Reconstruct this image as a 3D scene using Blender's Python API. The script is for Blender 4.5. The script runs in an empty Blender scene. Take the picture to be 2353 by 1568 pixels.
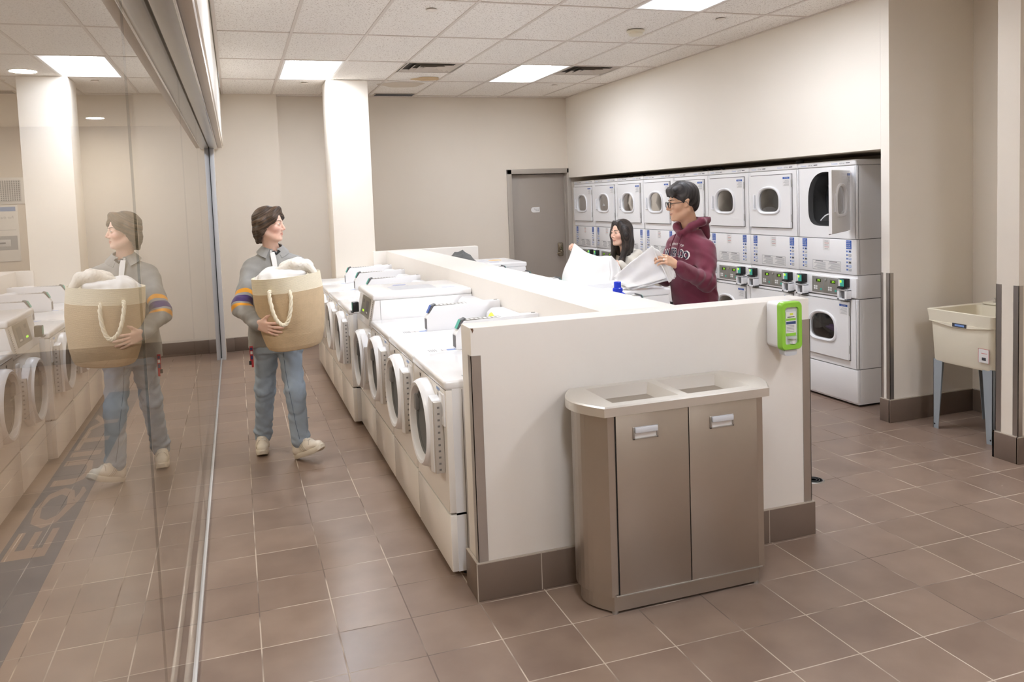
import bpy, bmesh, math, random
import numpy as np
from mathutils import Vector, Matrix, Euler
random.seed(7)
SC = bpy.context.scene
COL = SC.collection
# ------------------------------------------------------------------ camera
CAM_R = Vector((0.94514831, -0.32462851, -0.03620793))
CAM_D = Vector((-0.05639708, -0.05299677, -0.99700086))
CAM_F = Vector((0.321736, 0.94435569, -0.06839791))
cd = bpy.data.cameras.new('camera')
cam = bpy.data.objects.new('camera', cd); COL.objects.link(cam)
mw = Matrix.Identity(4)
for i in range(3):
    mw[i][0] = CAM_R[i]; mw[i][1] = -CAM_D[i]; mw[i][2] = -CAM_F[i]
mw.translation = Vector((0, 0, 1.74))
cam.matrix_world = mw
cd.sensor_width = 36.0
cd.lens = 1856.393 / 2353 * 36
cd.shift_y = -(784 - 583.237) / 2353
cd.clip_start = 0.05
SC.camera = cam
# ------------------------------------------------------------------ world, exposure
w = bpy.data.worlds.new('world'); SC.world = w; w.use_nodes = True
w.node_tree.nodes['Background'].inputs[0].default_value = (0.9, 0.87, 0.82, 1)
w.node_tree.nodes['Background'].inputs[1].default_value = 0.3
SC.view_settings.view_transform = 'Standard'; SC.view_settings.look = 'None'
SC.view_settings.gamma = 1; SC.view_settings.use_curve_mapping = False
SC.view_settings.exposure = 1.25
LENS_POWER = 16.0       # emission of the fluorescent lenses
CORRIDOR_POWER = 44.0
SC.cycles.max_bounces = 10; SC.cycles.diffuse_bounces = 6; SC.cycles.glossy_bounces = 6
SC.cycles.transparent_max_bounces = 16; SC.cycles.transmission_bounces = 6
SC.cycles.caustics_reflective = False; SC.cycles.caustics_refractive = False
SC.cycles.use_denoising = True; SC.cycles.sample_clamp_indirect = 6.0

# ------------------------------------------------------------------ materials
def lin(h):
    if isinstance(h, str):
        h = h.lstrip('#'); c = [int(h[i:i+2], 16) / 255 for i in (0, 2, 4)]
    else: c = [v / 255 for v in h]
    return tuple(x / 12.92 if x <= 0.04045 else ((x + 0.055) / 1.055) ** 2.4 for x in c) + (1,)
def N(nt, t, **k):
    n = nt.nodes.new(t)
    for a, b in k.items(): setattr(n, a, b)
    return n
MATS = {}
def mat(name, col, rough=0.5, metal=0.0, var=0.0, vscale=6.0, bump=0.0, bscale=200.0, emit=0.0, coat=0.0, spec=0.5, sheen=0.0, aniso=None):
    m = bpy.data.materials.new(name); m.use_nodes = True; nt = m.node_tree
    b = nt.nodes['Principled BSDF']; c = lin(col)
    b.inputs['Base Color'].default_value = c; b.inputs['Roughness'].default_value = rough
    b.inputs['Metallic'].default_value = metal; b.inputs['Specular IOR Level'].default_value = spec
    b.inputs['Coat Weight'].default_value = coat
    if sheen: b.inputs['Sheen Weight'].default_value = sheen
    if emit:
        b.inputs['Emission Color'].default_value = c; b.inputs['Emission Strength'].default_value = emit
    tc = N(nt, 'ShaderNodeTexCoord')
    if var:
        n = N(nt, 'ShaderNodeTexNoise'); n.inputs['Scale'].default_value = vscale; n.inputs['Detail'].default_value = 4
        nt.links.new(tc.outputs['Object'], n.inputs['Vector'])
        mx = N(nt, 'ShaderNodeMix', data_type='RGBA')
        mx.inputs[6].default_value = tuple(v * (1 - var) for v in c[:3]) + (1,)
        mx.inputs[7].default_value = tuple(min(1, v * (1 + var)) for v in c[:3]) + (1,)
        nt.links.new(n.outputs[0], mx.inputs[0]); nt.links.new(mx.outputs[2], b.inputs['Base Color'])
    if bump:
        n = N(nt, 'ShaderNodeTexNoise'); n.inputs['Scale'].default_value = bscale; n.inputs['Detail'].default_value = 3
        nt.links.new(tc.outputs['Object'], n.inputs['Vector'])
        if aniso:
            mp = N(nt, 'ShaderNodeMapping'); mp.inputs['Scale'].default_value = aniso
            nt.links.new(tc.outputs['Object'], mp.inputs[0]); nt.links.new(mp.outputs[0], n.inputs['Vector'])
        bp = N(nt, 'ShaderNodeBump'); bp.inputs['Strength'].default_value = bump; bp.inputs['Distance'].default_value = 0.002
        nt.links.new(n.outputs[0], bp.inputs['Height']); nt.links.new(bp.outputs[0], b.inputs['Normal'])
    MATS[name] = m
    return m
WALL = mat('wall_paint', (236, 229, 218), 0.6, var=0.02, vscale=1.2, bump=0.12, bscale=260, spec=0.3)
WALLB = mat('wall_paint_beige', (221, 211, 197), 0.6, var=0.02, vscale=1.2, bump=0.12, bscale=260, spec=0.3)
PART = mat('partition_paint', (230, 224, 216), 0.45, var=0.02, vscale=2, bump=0.08, bscale=200)
GUARD = mat('brushed_guard', (188, 182, 176), 0.32, 0.95, bump=0.06, bscale=60, aniso=(40, 40, 1))
STEEL = mat('brushed_steel', (186, 178, 168), 0.33, .95, var=0.05, vscale=3, bump=0.05, bscale=40, aniso=(1, 1, 60))
STEELL = mat('satin_steel_lid', (228, 224, 216), 0.3, .8, var=0.04, vscale=5, bump=0.04, bscale=60)
CHROME = mat('chrome', (225, 225, 225), 0.12, 1.0)
ALU = mat('aluminium', (190, 188, 184), 0.3, 0.9)
NICKEL = mat('satin_nickel', (150, 138, 120), 0.25, 1.0)
ENAMEL = mat('white_enamel', (240, 239, 239), 0.22, var=0.01, coat=0.3)
ENAMELW = mat('warm_white_enamel', (238, 234, 228), 0.25, var=0.012, coat=0.2)
PLASTW = mat('white_plastic', (236, 236, 238), 0.3)
PLASTG = mat('light_grey_plastic', (200, 201, 204), 0.35)
DGREY = mat('dark_grey_plastic', (92, 92, 94), 0.45)
PANELG = mat('grey_control_panel', (132, 128, 120), 0.4)
BLACK = mat('black_plastic', (28, 28, 29), 0.35)
SEAM = mat('seam_shadow_gap', (112, 108, 104), 0.8)
RUBBER = mat('grey_rubber', (96, 98, 99), 0.5)
DRUM = mat('drum_metal', (120, 122, 124), 0.3, 0.7, bump=0.15, bscale=90)
DRUMD = mat('dryer_drum', (96, 95, 94), 0.45, 0.3)
TEAL = mat('teal_reader', (70, 178, 160), 0.35)
LED = mat('led_green', (150, 220, 40), 0.4, emit=0.8)
LEDBG = mat('led_window', (40, 48, 20), 0.2)
BLUE = mat('label_blue', (46, 92, 176), 0.4)
PALEBLUE = mat('pale_blue_print', (120, 150, 205), 0.4)
LABELW = mat('label_white', (226, 224, 222), 0.45)
LABELG = mat('label_print_grey', (150, 150, 152), 0.5)
PRINTR = mat('label_print_red', (205, 120, 115), 0.5)
PRINTD = mat('print_dark', (60, 60, 66), 0.5)
DOORG = mat('door_paint_grey', (160, 150, 140), 0.42, var=0.015)
FRAMEG = mat('frame_paint_grey', (168, 159, 148), 0.4, var=0.015)
BASET = mat('base_tile_brown', (112, 96, 84), 0.4, var=0.08, vscale=5)
GROUT = mat('grout_light', (176, 164, 150), 0.8)
TBAR = mat('ceiling_grid_paint', (214, 204, 194), 0.45)
TROFF = mat('troffer_white', (240, 238, 234), 0.4)
LENSM = mat('lit_lens', (239, 245, 255), 0.5, emit=LENS_POWER)
DOWNM = mat('lit_downlight', (250, 246, 240), 0.5, emit=CORRIDOR_POWER * 5)
VENTM = mat('vent_metal', (205, 195, 184), 0.45)
DARKV = mat('vent_dark', (70, 64, 58), 0.8)
STAIN = mat('water_stain', (205, 178, 140), 0.8, var=0.12, vscale=20)
GREEN = mat('lime_green_plastic', (140, 198, 62), 0.3)
CREAM = mat('cream_plastic', (226, 218, 198), 0.45, var=0.015)
SINKLEG = mat('grey_painted_steel', (160, 168, 174), 0.35, 0.2)
BLUEB = mat('blue_bottle', (24, 58, 205), 0.25)
CLOTHW = mat('white_cotton', (230, 228, 226), 0.85, bump=0.25, bscale=700, sheen=0.2)
CLOTHC = mat('cream_terry', (230, 223, 212), 0.9, bump=0.6, bscale=320, sheen=0.3)
BAGM = mat('charcoal_fabric', (84, 84, 82), 0.7, bump=0.2)
YELLOWT = mat('yellow_tag', (216, 226, 70), 0.5)
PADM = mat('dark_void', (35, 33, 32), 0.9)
def tiles():
    m = bpy.data.materials.new('floor_tiles'); m.use_nodes = True; nt = m.node_tree; L = nt.links.new
    b = nt.nodes['Principled BSDF']
    tc = N(nt, 'ShaderNodeTexCoord'); sx = N(nt, 'ShaderNodeSeparateXYZ'); L(tc.outputs['Object'], sx.inputs[0])
    def math_(op, a, b_=None, c_=None):
        n = N(nt, 'ShaderNodeMath', operation=op)
        for i, v in enumerate((a, b_, c_)):
            if v is None: continue
            if isinstance(v, (int, float)): n.inputs[i].default_value = v
            else: L(v, n.inputs[i])
        return n.outputs[0]
    def cell(o, off, s):
        q = math_('DIVIDE', math_('SUBTRACT', o, off), s)
        fr = math_('FRACT', q); fl = math_('FLOOR', q)
        d = math_('MINIMUM', fr, math_('SUBTRACT', 1.0, fr))
        return math_('MULTIPLY', d, s), fl
    dx, ix = cell(sx.outputs[0], 0.004, 0.301); dy, iy = cell(sx.outputs[1], 0.215, 0.304)
    d = math_('MINIMUM', dx, dy)
    g = N(nt, 'ShaderNodeMapRange'); g.inputs[1].default_value = 0.0018; g.inputs[2].default_value = 0.0032
    g.inputs[3].default_value = 1; g.inputs[4].default_value = 0; L(d, g.inputs[0])
    cx = N(nt, 'ShaderNodeCombineXYZ'); L(ix, cx.inputs[0]); L(iy, cx.inputs[1])
    wn = N(nt, 'ShaderNodeTexWhiteNoise', noise_dimensions='2D'); L(cx.outputs[0], wn.inputs[0])
    no = N(nt, 'ShaderNodeTexNoise'); no.inputs['Scale'].default_value = 5.0; no.inputs['Detail'].default_value = 5
    L(tc.outputs['Object'], no.inputs['Vector'])
    r = N(nt, 'ShaderNodeValToRGB'); e = r.color_ramp.elements
    e[0].position = 0.3; e[0].color = lin((124, 104, 91)); e[1].position = 0.72; e[1].color = lin((146, 125, 110))
    f = math_('ADD', math_('MULTIPLY', no.outputs[0], 0.75), math_('MULTIPLY', wn.outputs[0], 0.25)); L(f, r.inputs[0])
    n2 = N(nt, 'ShaderNodeTexNoise'); n2.inputs['Scale'].default_value = 2.3; L(tc.outputs['Object'], n2.inputs['Vector'])
    gr = N(nt, 'ShaderNodeValToRGB'); e = gr.color_ramp.elements
    e[0].position = 0.42; e[0].color = lin((108, 92, 82)); e[1].position = 0.54; e[1].color = lin((192, 177, 161))
    L(n2.outputs[0], gr.inputs[0])
    mx = N(nt, 'ShaderNodeMix', data_type='RGBA'); L(g.outputs[0], mx.inputs[0]); L(r.outputs[0], mx.inputs[6]); L(gr.outputs[0], mx.inputs[7])
    L(mx.outputs[2], b.inputs['Base Color'])
    rr = math_('ADD', math_('MULTIPLY', no.outputs[0], 0.16), 0.24)
    L(math_('ADD', rr, math_('MULTIPLY', g.outputs[0], 0.4)), b.inputs['Roughness'])
    bp = N(nt, 'ShaderNodeBump'); bp.inputs['Strength'].default_value = 0.3; bp.inputs['Distance'].default_value = 0.001
    L(math_('ADD', math_('SUBTRACT', 0, g.outputs[0]), math_('MULTIPLY', no.outputs[0], 0.5)), bp.inputs['Height']); L(bp.outputs[0], b.inputs['Normal'])
    return m
TILE = tiles()
def acoustic():
    m = bpy.data.materials.new('acoustic_tile'); m.use_nodes = True; nt = m.node_tree; L = nt.links.new
    b = nt.nodes['Principled BSDF']; b.inputs['Roughness'].default_value = 0.9; b.inputs['Specular IOR Level'].default_value = 0.1
    tc = N(nt, 'ShaderNodeTexCoord')
    n = N(nt, 'ShaderNodeTexNoise'); n.inputs['Scale'].default_value = 90; n.inputs['Detail'].default_value = 3
    L(tc.outputs['Object'], n.inputs['Vector'])
    r = N(nt, 'ShaderNodeValToRGB'); e = r.color_ramp.elements
    e[0].position = 0.36; e[0].color = lin((198, 188, 178)); e[1].position = 0.42; e[1].color = lin((243, 238, 231)); L(n.outputs[0], r.inputs[0])
    L(r.outputs[0], b.inputs['Base Color'])
    return m
ACOU = acoustic()
def sheet_glass(name, tint, ior=1.5, extra=0.0, rough=0.0, two=False):
    m = bpy.data.materials.new(name); m.use_nodes = True; nt = m.node_tree; L = nt.links.new
    nt.nodes.remove(nt.nodes['Principled BSDF']); out = nt.nodes['Material Output']
    fr = N(nt, 'ShaderNodeFresnel'); fr.inputs[0].default_value = ior
    a = N(nt, 'ShaderNodeMath', operation='MULTIPLY'); a.inputs[1].default_value = 2; L(fr.outputs[0], a.inputs[0])
    c = N(nt, 'ShaderNodeMath', operation='ADD'); c.inputs[1].default_value = 1; L(fr.outputs[0], c.inputs[0])
    d = N(nt, 'ShaderNodeMath', operation='DIVIDE'); L(a.outputs[0], d.inputs[0]); L(c.outputs[0], d.inputs[1])
    x = N(nt, 'ShaderNodeMath', operation='ADD', use_clamp=True); x.inputs[1].default_value = extra; L(d.outputs[0], x.inputs[0])
    ge = N(nt, 'ShaderNodeNewGeometry')
    inv = N(nt, 'ShaderNodeMath', operation='SUBTRACT'); inv.inputs[0].default_value = 1; L(ge.outputs['Backfacing'], inv.inputs[1]) if not two else None; inv.inputs[1].default_value = 0
    f = N(nt, 'ShaderNodeMath', operation='MULTIPLY'); L(x.outputs[0], f.inputs[0]); L(inv.outputs[0], f.inputs[1])
    t = N(nt, 'ShaderNodeBsdfTransparent'); t.inputs[0].default_value = lin(tint)
    g = N(nt, 'ShaderNodeBsdfGlossy'); g.inputs['Roughness'].default_value = rough
    mx = N(nt, 'ShaderNodeMixShader'); L(f.outputs[0], mx.inputs[0]); L(t.outputs[0], mx.inputs[1]); L(g.outputs[0], mx.inputs[2])
    L(mx.outputs[0], out.inputs[0])
    return m
GLASS = sheet_glass('clear_glass', (252, 250, 245), 1.62, 0.03)
DGLASS = sheet_glass('smoked_glass', (178, 178, 180), 1.15, 0.075, 0.06, True)
WGLASS = sheet_glass('washer_glass', (170, 172, 175), 1.25, 0.02, 0.02, True)
TRACK = mat('polished_track', (226, 226, 226), .25, .5)
LGLASS = sheet_glass('thin_lens', (248, 248, 248), 1.3)

# ------------------------------------------------------------------ mesh helpers
class MB:
    def __init__(s): s.v = []; s.f = []; s.m = []; s.mats = []; s.sm = []
    def mi(s, m):
        if m not in s.mats: s.mats.append(m)
        return s.mats.index(m)
    def add(s, V, F, m, smooth=False):
        o = len(s.v); s.v += [tuple(map(float, p)) for p in V]; k = s.mi(m)
        for f in F: s.f.append(tuple(o + i for i in f)); s.m.append(k); s.sm.append(smooth)
        return s
    def frombm(s, bm, m, smooth=False):
        bm.verts.index_update()
        V = [v.co[:] for v in bm.verts]; F = [[v.index for v in f.verts] for f in bm.faces]
        bm.free(); return s.add(V, F, m, smooth)
    def box(s, a, b, m, bev=0.0, seg=2, rot=None, pivot=None):
        a, b = [min(p, q) for p, q in zip(a, b)], [max(p, q) for p, q in zip(a, b)]
        bm = bmesh.new(); bmesh.ops.create_cube(bm, size=1)
        for v in bm.verts: v.co = Vector([(a[i] + b[i]) / 2 + v.co[i] * (b[i] - a[i]) for i in range(3)])
        if bev: bmesh.ops.bevel(bm, geom=bm.edges[:], offset=min(bev, 0.45 * min(b[i] - a[i] for i in range(3))), segments=seg, profile=0.5, affect='EDGES')
        if rot:
            pv = Vector(pivot) if pivot else (Vector(a) + Vector(b)) / 2
            R = Euler(rot).to_matrix()
            for v in bm.verts: v.co = pv + R @ (v.co - pv)
        return s.frombm(bm, m, bool(bev))
    def prism(s, poly, ax, a0, a1, m, bev=0.0, smooth=False):
        def P(u, v, t): return {'X': (t, u, v), 'Y': (u, t, v), 'Z': (u, v, t)}[ax]
        n = len(poly); bm = bmesh.new()
        A = [bm.verts.new(P(u, v, a0)) for u, v in poly]; B = [bm.verts.new(P(u, v, a1)) for u, v in poly]
        bm.faces.new(A); bm.faces.new(B[::-1])
        for i in range(n): bm.faces.new((A[i], B[i], B[(i + 1) % n], A[(i + 1) % n]))
        bmesh.ops.recalc_face_normals(bm, faces=bm.faces[:])
        if bev: bmesh.ops.bevel(bm, geom=bm.edges[:], offset=bev, segments=2, profile=0.5, affect='EDGES')
        return s.frombm(bm, m, smooth or bool(bev))
    def lathe(s, prof, o, ax, m, seg=40, smooth=True, close=False, sy=1.0):
        ax = Vector(ax).normalized(); t = Vector((0, 0, 1)) if abs(ax.z) < 0.9 else Vector((1, 0, 0))
        u = ax.cross(t).normalized(); v = ax.cross(u); o = Vector(o); V = []; F = []
        for r, h in prof:
            for i in range(seg):
                a = 2 * math.pi * i / seg; V.append(o + ax * h + u * (r * math.cos(a)) + v * (r * sy * math.sin(a)))
        n = len(prof)
        for j in range(n - 1 if not close else n):
            for i in range(seg):
                k = (i + 1) % seg; jj = (j + 1) % n
                F.append((j * seg + i, j * seg + k, jj * seg + k, jj * seg + i))
        if not close:
            if prof[0][0] > 1e-6: F.append(tuple(range(seg - 1, -1, -1)))
            if prof[-1][0] > 1e-6: F.append(tuple((n - 1) * seg + i for i in range(seg)))
        return s.add(V, F, m, smooth)
    def cyl(s, a, b, r, m, seg=20, r2=None):
        a = Vector(a); b = Vector(b)
        return s.lathe([(r, 0), (r if r2 is None else r2, (b - a).length)], a, b - a, m, seg)
    def tube(s, pts, r, m, seg=10, cap=True):
        pts = [Vector(p) for p in pts]; n = len(pts); V = []; F = []; pu = None
        for i, p in enumerate(pts):
            t = (pts[min(i + 1, n - 1)] - pts[max(i - 1, 0)]).normalized()
            if pu is None: pu = t.orthogonal().normalized()
            u = (pu - t * pu.dot(t)).normalized(); pu = u; v = t.cross(u)
            rr = r[i] if isinstance(r, (list, tuple)) else r
            for k in range(seg):
                a = 2 * math.pi * k / seg; V.append(p + u * (rr * math.cos(a)) + v * (rr * math.sin(a)))
        for i in range(n - 1):
            for k in range(seg):
                l = (k + 1) % seg; F.append((i * seg + k, i * seg + l, (i + 1) * seg + l, (i + 1) * seg + k))
        if cap: F.append(tuple(range(seg - 1, -1, -1))); F.append(tuple((n - 1) * seg + k for k in range(seg)))
        return s.add(V, F, m, True)
    def grid(s, fn, nu, nv, m, smooth=True, thick=0.0):
        V = [Vector(fn(i / nu, j / nv)) for j in range(nv + 1) for i in range(nu + 1)]
        W = nu + 1; F = [(j * W + i, j * W + i + 1, (j + 1) * W + i + 1, (j + 1) * W + i) for j in range(nv) for i in range(nu)]
        if thick:
            bm = bmesh.new(); vs = [bm.verts.new(p) for p in V]
            for f in F: bm.faces.new([vs[i] for i in f])
            bm.normal_update(); bmesh.ops.solidify(bm, geom=bm.faces[:], thickness=thick)
            return s.frombm(bm, m, smooth)
        return s.add(V, F, m, smooth)
    def text(s, txt, size, o, right, up, m, width=None, center=True, depth=0.0, font=None):
        cu = bpy.data.curves.new('t', 'FONT'); cu.body = txt; cu.size = 1; cu.extrude = 0; cu.resolution_u = 2
        if font: cu.offset = font
        ob = bpy.data.objects.new('t', cu); COL.objects.link(ob)
        dg = bpy.context.evaluated_depsgraph_get(); me = ob.evaluated_get(dg).to_mesh()
        V = [v.co.copy() for v in me.vertices]; F = [tuple(p.vertices) for p in me.polygons]
        ob.evaluated_get(dg).to_mesh_clear(); bpy.data.objects.remove(ob); bpy.data.curves.remove(cu)
        if not V: return s
        x0 = min(v.x for v in V); x1 = max(v.x for v in V); y0 = min(v.y for v in V); y1 = max(v.y for v in V)
        sy = size / (y1 - y0); sx = sy if width is None else width / (x1 - x0)
        right = Vector(right); up = Vector(up); o = Vector(o); cx = (x0 + x1) / 2 if center else x0; cy = (y0 + y1) / 2
        P = [o + right * ((v.x - cx) * sx) + up * ((v.y - cy) * sy) for v in V]
        return s.add(P, F, m)
    def obj(s, name, parent=None, loc=None, rotz=0.0, sharp=40):
        me = bpy.data.meshes.new(name); me.from_pydata(s.v, [], s.f)
        for m in s.mats: me.materials.append(m)
        me.polygons.foreach_set('material_index', s.m); me.polygons.foreach_set('use_smooth', s.sm)
        me.update()
        if any(s.sm) and sharp: me.set_sharp_from_angle(angle=math.radians(sharp))
        o = bpy.data.objects.new(name, me); COL.objects.link(o)
        if parent: o.parent = parent
        if loc: o.location = loc
        o.rotation_euler[2] = rotz
        return o
def thing(name, label, cat, loc=(0, 0, 0), rotz=0.0, group=None):
    o = bpy.data.objects.new(name, None); COL.objects.link(o); o.empty_display_size = 0.1
    o.location = loc; o.rotation_euler[2] = rotz; o['label'] = label; o['category'] = cat
    if group: o['group'] = group
    return o
def tag(o, label, cat, group=None):
    o['label'] = label; o['category'] = cat
    if group: o['group'] = group
    return o
def struct(o): o['kind'] = 'structure'; return o
def copy_tree(o, parent=None):
    c = o.copy(); COL.objects.link(c)
    if parent: c.parent = parent
    for ch in list(o.children): copy_tree(ch, c)
    return c
def dup(o, loc, rotz=None, label=None, group=None):
    c = copy_tree(o); c.location = loc
    if rotz is not None: c.rotation_euler[2] = rotz
    if label: c['label'] = label
    if group: c['group'] = group
    return c
def outline(a, bt, bb, n=48, c=(0, 0), ex=4.0):
    """window outline: half ellipse on top, squarish below. (y, z) points, counter-clockwise"""
    P = []
    for i in range(n):
        t = 2 * math.pi * i / n; cs, sn = math.cos(t), math.sin(t)
        if sn >= 0:
            e = 2.4; P.append((c[0] + a * math.copysign(abs(cs) ** (2 / e), cs), c[1] + bt * abs(sn) ** (2 / e)))
        else: P.append((c[0] + a * math.copysign(abs(cs) ** (2 / ex), cs), c[1] - bb * abs(sn) ** (2 / ex)))
    return P
def hole_panel(m, x, y0, y1, z0, z1, ol, mt, thick=0.0):
    cy = sum(p[0] for p in ol) / len(ol); cz = sum(p[1] for p in ol) / len(ol); outer = []
    for y, z in ol:
        dy, dz = y - cy, z - cz
        t = min(((y1 - cy) / dy if dy > 1e-9 else (y0 - cy) / dy if dy < -1e-9 else 1e9), ((z1 - cz) / dz if dz > 1e-9 else (z0 - cz) / dz if dz < -1e-9 else 1e9))
        outer.append([cy + dy * t, cz + dz * t])
    for c in ((y0, z0), (y0, z1), (y1, z0), (y1, z1)):
        k = min(range(len(outer)), key=lambda i: (outer[i][0] - c[0]) ** 2 + (outer[i][1] - c[1]) ** 2); outer[k] = list(c)
    n = len(ol); V = [(x, p[0], p[1]) for p in ol] + [(x, p[0], p[1]) for p in outer]
    F = [(i, (i + 1) % n, n + (i + 1) % n, n + i) for i in range(n)]
    if thick:
        V += [(x + thick, p[1], p[2]) for p in V[:2 * n]]
        F = [f[::-1] for f in F]
        F += [tuple(2 * n + i for i in f)[::-1] for f in F]
        F += [(i, (i + 1) % n, 2 * n + (i + 1) % n, 2 * n + i) for i in range(n)]
        F += [(n + i, 3 * n + i, 3 * n + (i + 1) % n, n + (i + 1) % n) for i in range(n)]
    m.add(V, F, mt)
def loft(m, rings, mt, smooth=True, caps=False):
    n = len(rings[0]); V = [p for r in rings for p in r]
    F = [(j * n + i, j * n + (i + 1) % n, (j + 1) * n + (i + 1) % n, (j + 1) * n + i) for j in range(len(rings) - 1) for i in range(n)]
    if caps: F.append(tuple(range(n - 1, -1, -1))); F.append(tuple((len(rings) - 1) * n + i for i in range(n)))
    m.add(V, F, mt, smooth)

def rrect(a, b, r, n=6, c=(0, 0)):
    P = []
    for cx, cy, a0 in ((a - r, b - r, 0), (-a + r, b - r, 90), (-a + r, -b + r, 180), (a - r, -b + r, 270)):
        for i in range(n + 1): t = math.radians(a0 + 90 * i / n); P.append((c[0] + cx + r * math.cos(t), c[1] + cy + r * math.sin(t)))
    return P
# ================================================================== THE ROOM
CZ = 3.11; YB = 10.53; XG = -0.235; XW = 4.46; XC = -2.75; Y0 = -3.2
def sbox(name, a, b, m, bev=0.0):
    return struct(MB().box(a, b, m, bev).obj(name))
m = MB(); m.add([(XC, Y0, 0), (5.4, Y0, 0), (5.4, YB + .15, 0), (XC, YB + .15, 0), (XC, Y0, -.1), (5.4, Y0, -.1), (5.4, YB + .15, -.1), (XC, YB + .15, -.1)],
    [(0, 1, 2, 3), (4, 7, 6, 5), (0, 4, 5, 1), (1, 5, 6, 2), (2, 6, 7, 3), (3, 7, 4, 0)], TILE)
struct(m.obj('floor'))
# back wall with the door opening, left part a little forward
DX0, DX1, DZ = 3.60, 4.47, 2.08
m = MB()
m.box((-0.12, YB, 0), (DX0, YB + .15, CZ + .1), WALLB); m.box((DX1, YB, 0), (5.4, YB + .15, CZ + .1), WALLB)
m.box((DX0, YB, DZ), (DX1, YB + .15, CZ + .1), WALLB); m.box((DX0 - .1, YB + .149, 0), (DX1 + .1, YB + .16, DZ + .1), WALLB)
struct(m.obj('wall_back'))
sbox('wall_back_left', (-0.235, YB - .17, 0), (0.56, YB, CZ + .05), WALLB)
sbox('wall_behind_camera', (XC - .1, Y0 - .1, 0), (5.4, Y0, CZ + .1), WALLB)
# dryer wall: recess with dryers, bulkhead above
m = MB()
m.box((XW, 4.71, 2.0), (XW + .12, YB, CZ + .1), WALL)
m.box((XW + .12, 4.71, 2.0), (5.4, YB, 2.06), WALLB)
struct(m.obj('wall_right'))
sbox('wall_recess', (5.36, 4.71, 0), (5.48, YB, 2.06), WALLB)
sbox('wall_pier', (XW, 4.63, 0), (5.40, 4.709, CZ + .1), WALL)
sbox('wall_alcove', (5.25, 3.2, 0), (5.36, 4.63, CZ), WALLB)
sbox('wall_pier_front', (XW, 3.61, 0), (5.25, 3.76, CZ), WALLB)
sbox('wall_alcove_front', (5.25, Y0, 0), (5.36, 3.2, CZ), WALLB)
sbox('wall_column', (1.03, 9.12, 0), (1.48, 9.58, CZ), WALL, 0.004)
# corridor beyond the glass
sbox('wall_corridor_left', (XC - .1, Y0, 0), (XC, YB + .15, 2.85), WALLB)
sbox('wall_corridor_end', (XC, YB, 0), (XG - .05, YB + .12, 2.85), WALLB)
sbox('ceiling_corridor', (XC, Y0, 2.75), (XG - .06, YB, 2.85), WALL)
# bulkhead above the glass
m = MB(); m.box((XG - .08, Y0, 2.49), (-0.085, YB, CZ + .1), WALL, 0.002)
struct(m.obj('wall_bulkhead'))
# ceiling: one lay-in panel per grid cell
gx = [-0.0865 + 0.5915 * k for k in range(-1, 10)]; gx = [x for x in gx if -0.075 < x < 5.36]; gx = [-0.075] + gx + [5.36]
gy = sorted([9.16 - 1.2275 * k for k in range(-1, 11)]); gy = [y for y in gy if Y0 < y < YB]; gy = [Y0] + gy + [YB]
LX = (0.505, 2.871); HOLES = []
def cell(x, y):
    i = max(k for k in range(len(gx) - 1) if gx[k] <= x); j = max(k for k in range(len(gy) - 1) if gy[k] <= y)
    return i, j
LIGHTS = [(0.8, 8.5), (3.17, 8.5), (0.8, 4.9), (3.17, 4.9), (0.8, 1.2), (3.17, 1.2), (0.8, -2.0), (3.17, -2.0)]
VENTS = [(1.9, 8.3), (3.75, 8.3)]
for x, y in LIGHTS: HOLES.append(cell(x, y))
m = MB()
for i in range(len(gx) - 1):
    for j in range(len(gy) - 1):
        if (i, j) in HOLES: continue
        x0, x1, y0, y1 = gx[i], gx[i + 1], gy[j], gy[j + 1]
        if cell(*VENTS[0]) == (i, j) or cell(*VENTS[1]) == (i, j): y0 += 0.60   # the far part of the vent cell is cut out below
        m.box((x0, y0, CZ + .004), (x1, y1, CZ + .02), ACOU)
        if y0 != gy[j]: pass
m.box((-.3, Y0, CZ + .3), (5.4, YB, CZ + .32), ACOU)
struct(m.obj('ceiling'))
m = MB()
for x in gx[1:-1]: m.box((x - .012, Y0, CZ - .001), (x + .012, YB, CZ + .006), TBAR)
for y in gy[1:-1]: m.box((-.075, y - .012, CZ - .0015), (5.36, y + .012, CZ + .006), TBAR)
for i, j in (cell(*VENTS[0]), cell(*VENTS[1])): m.box((gx[i], gy[j] + .588, CZ - .001), (gx[i + 1], gy[j] + .612, CZ + .006), TBAR)
m.box((-.075, Y0, CZ - .002), (-.05, YB, CZ + .006), TBAR); m.box((-.075, YB - .02, CZ - .002), (5.36, YB, CZ + .006), TBAR); m.box((XW - .02, 4.63, CZ - .002), (XW, YB, CZ + .006), TBAR)
struct(m.obj('trim_1'))
# water stains on the panels behind the vent
sm_ = MB()
def blobdisc(cx, cy, rx, ry, z, mt, n=40, seed=1):
    rnd = random.Random(seed); ph = [rnd.uniform(0, 6.28) for _ in range(4)]
    P = []
    for i in range(n):
        t = 2 * math.pi * i / n; k = 1 + .1 * math.sin(3 * t + ph[0]) + .06 * math.sin(5 * t + ph[1]); P.append((cx + rx * k * math.cos(t), cy + ry * k * math.sin(t), z))
    sm_.add(P, [tuple(range(n))[::-1]], mt)
blobdisc(2.12, 8.98, .16, .15, CZ + .002, STAIN, seed=2); blobdisc(1.93, 9.45, .26, .22, CZ + .002, mat('faint_stain', (214, 202, 186), .9, var=.05), seed=5)
struct(sm_.obj('trim_2'))
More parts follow.
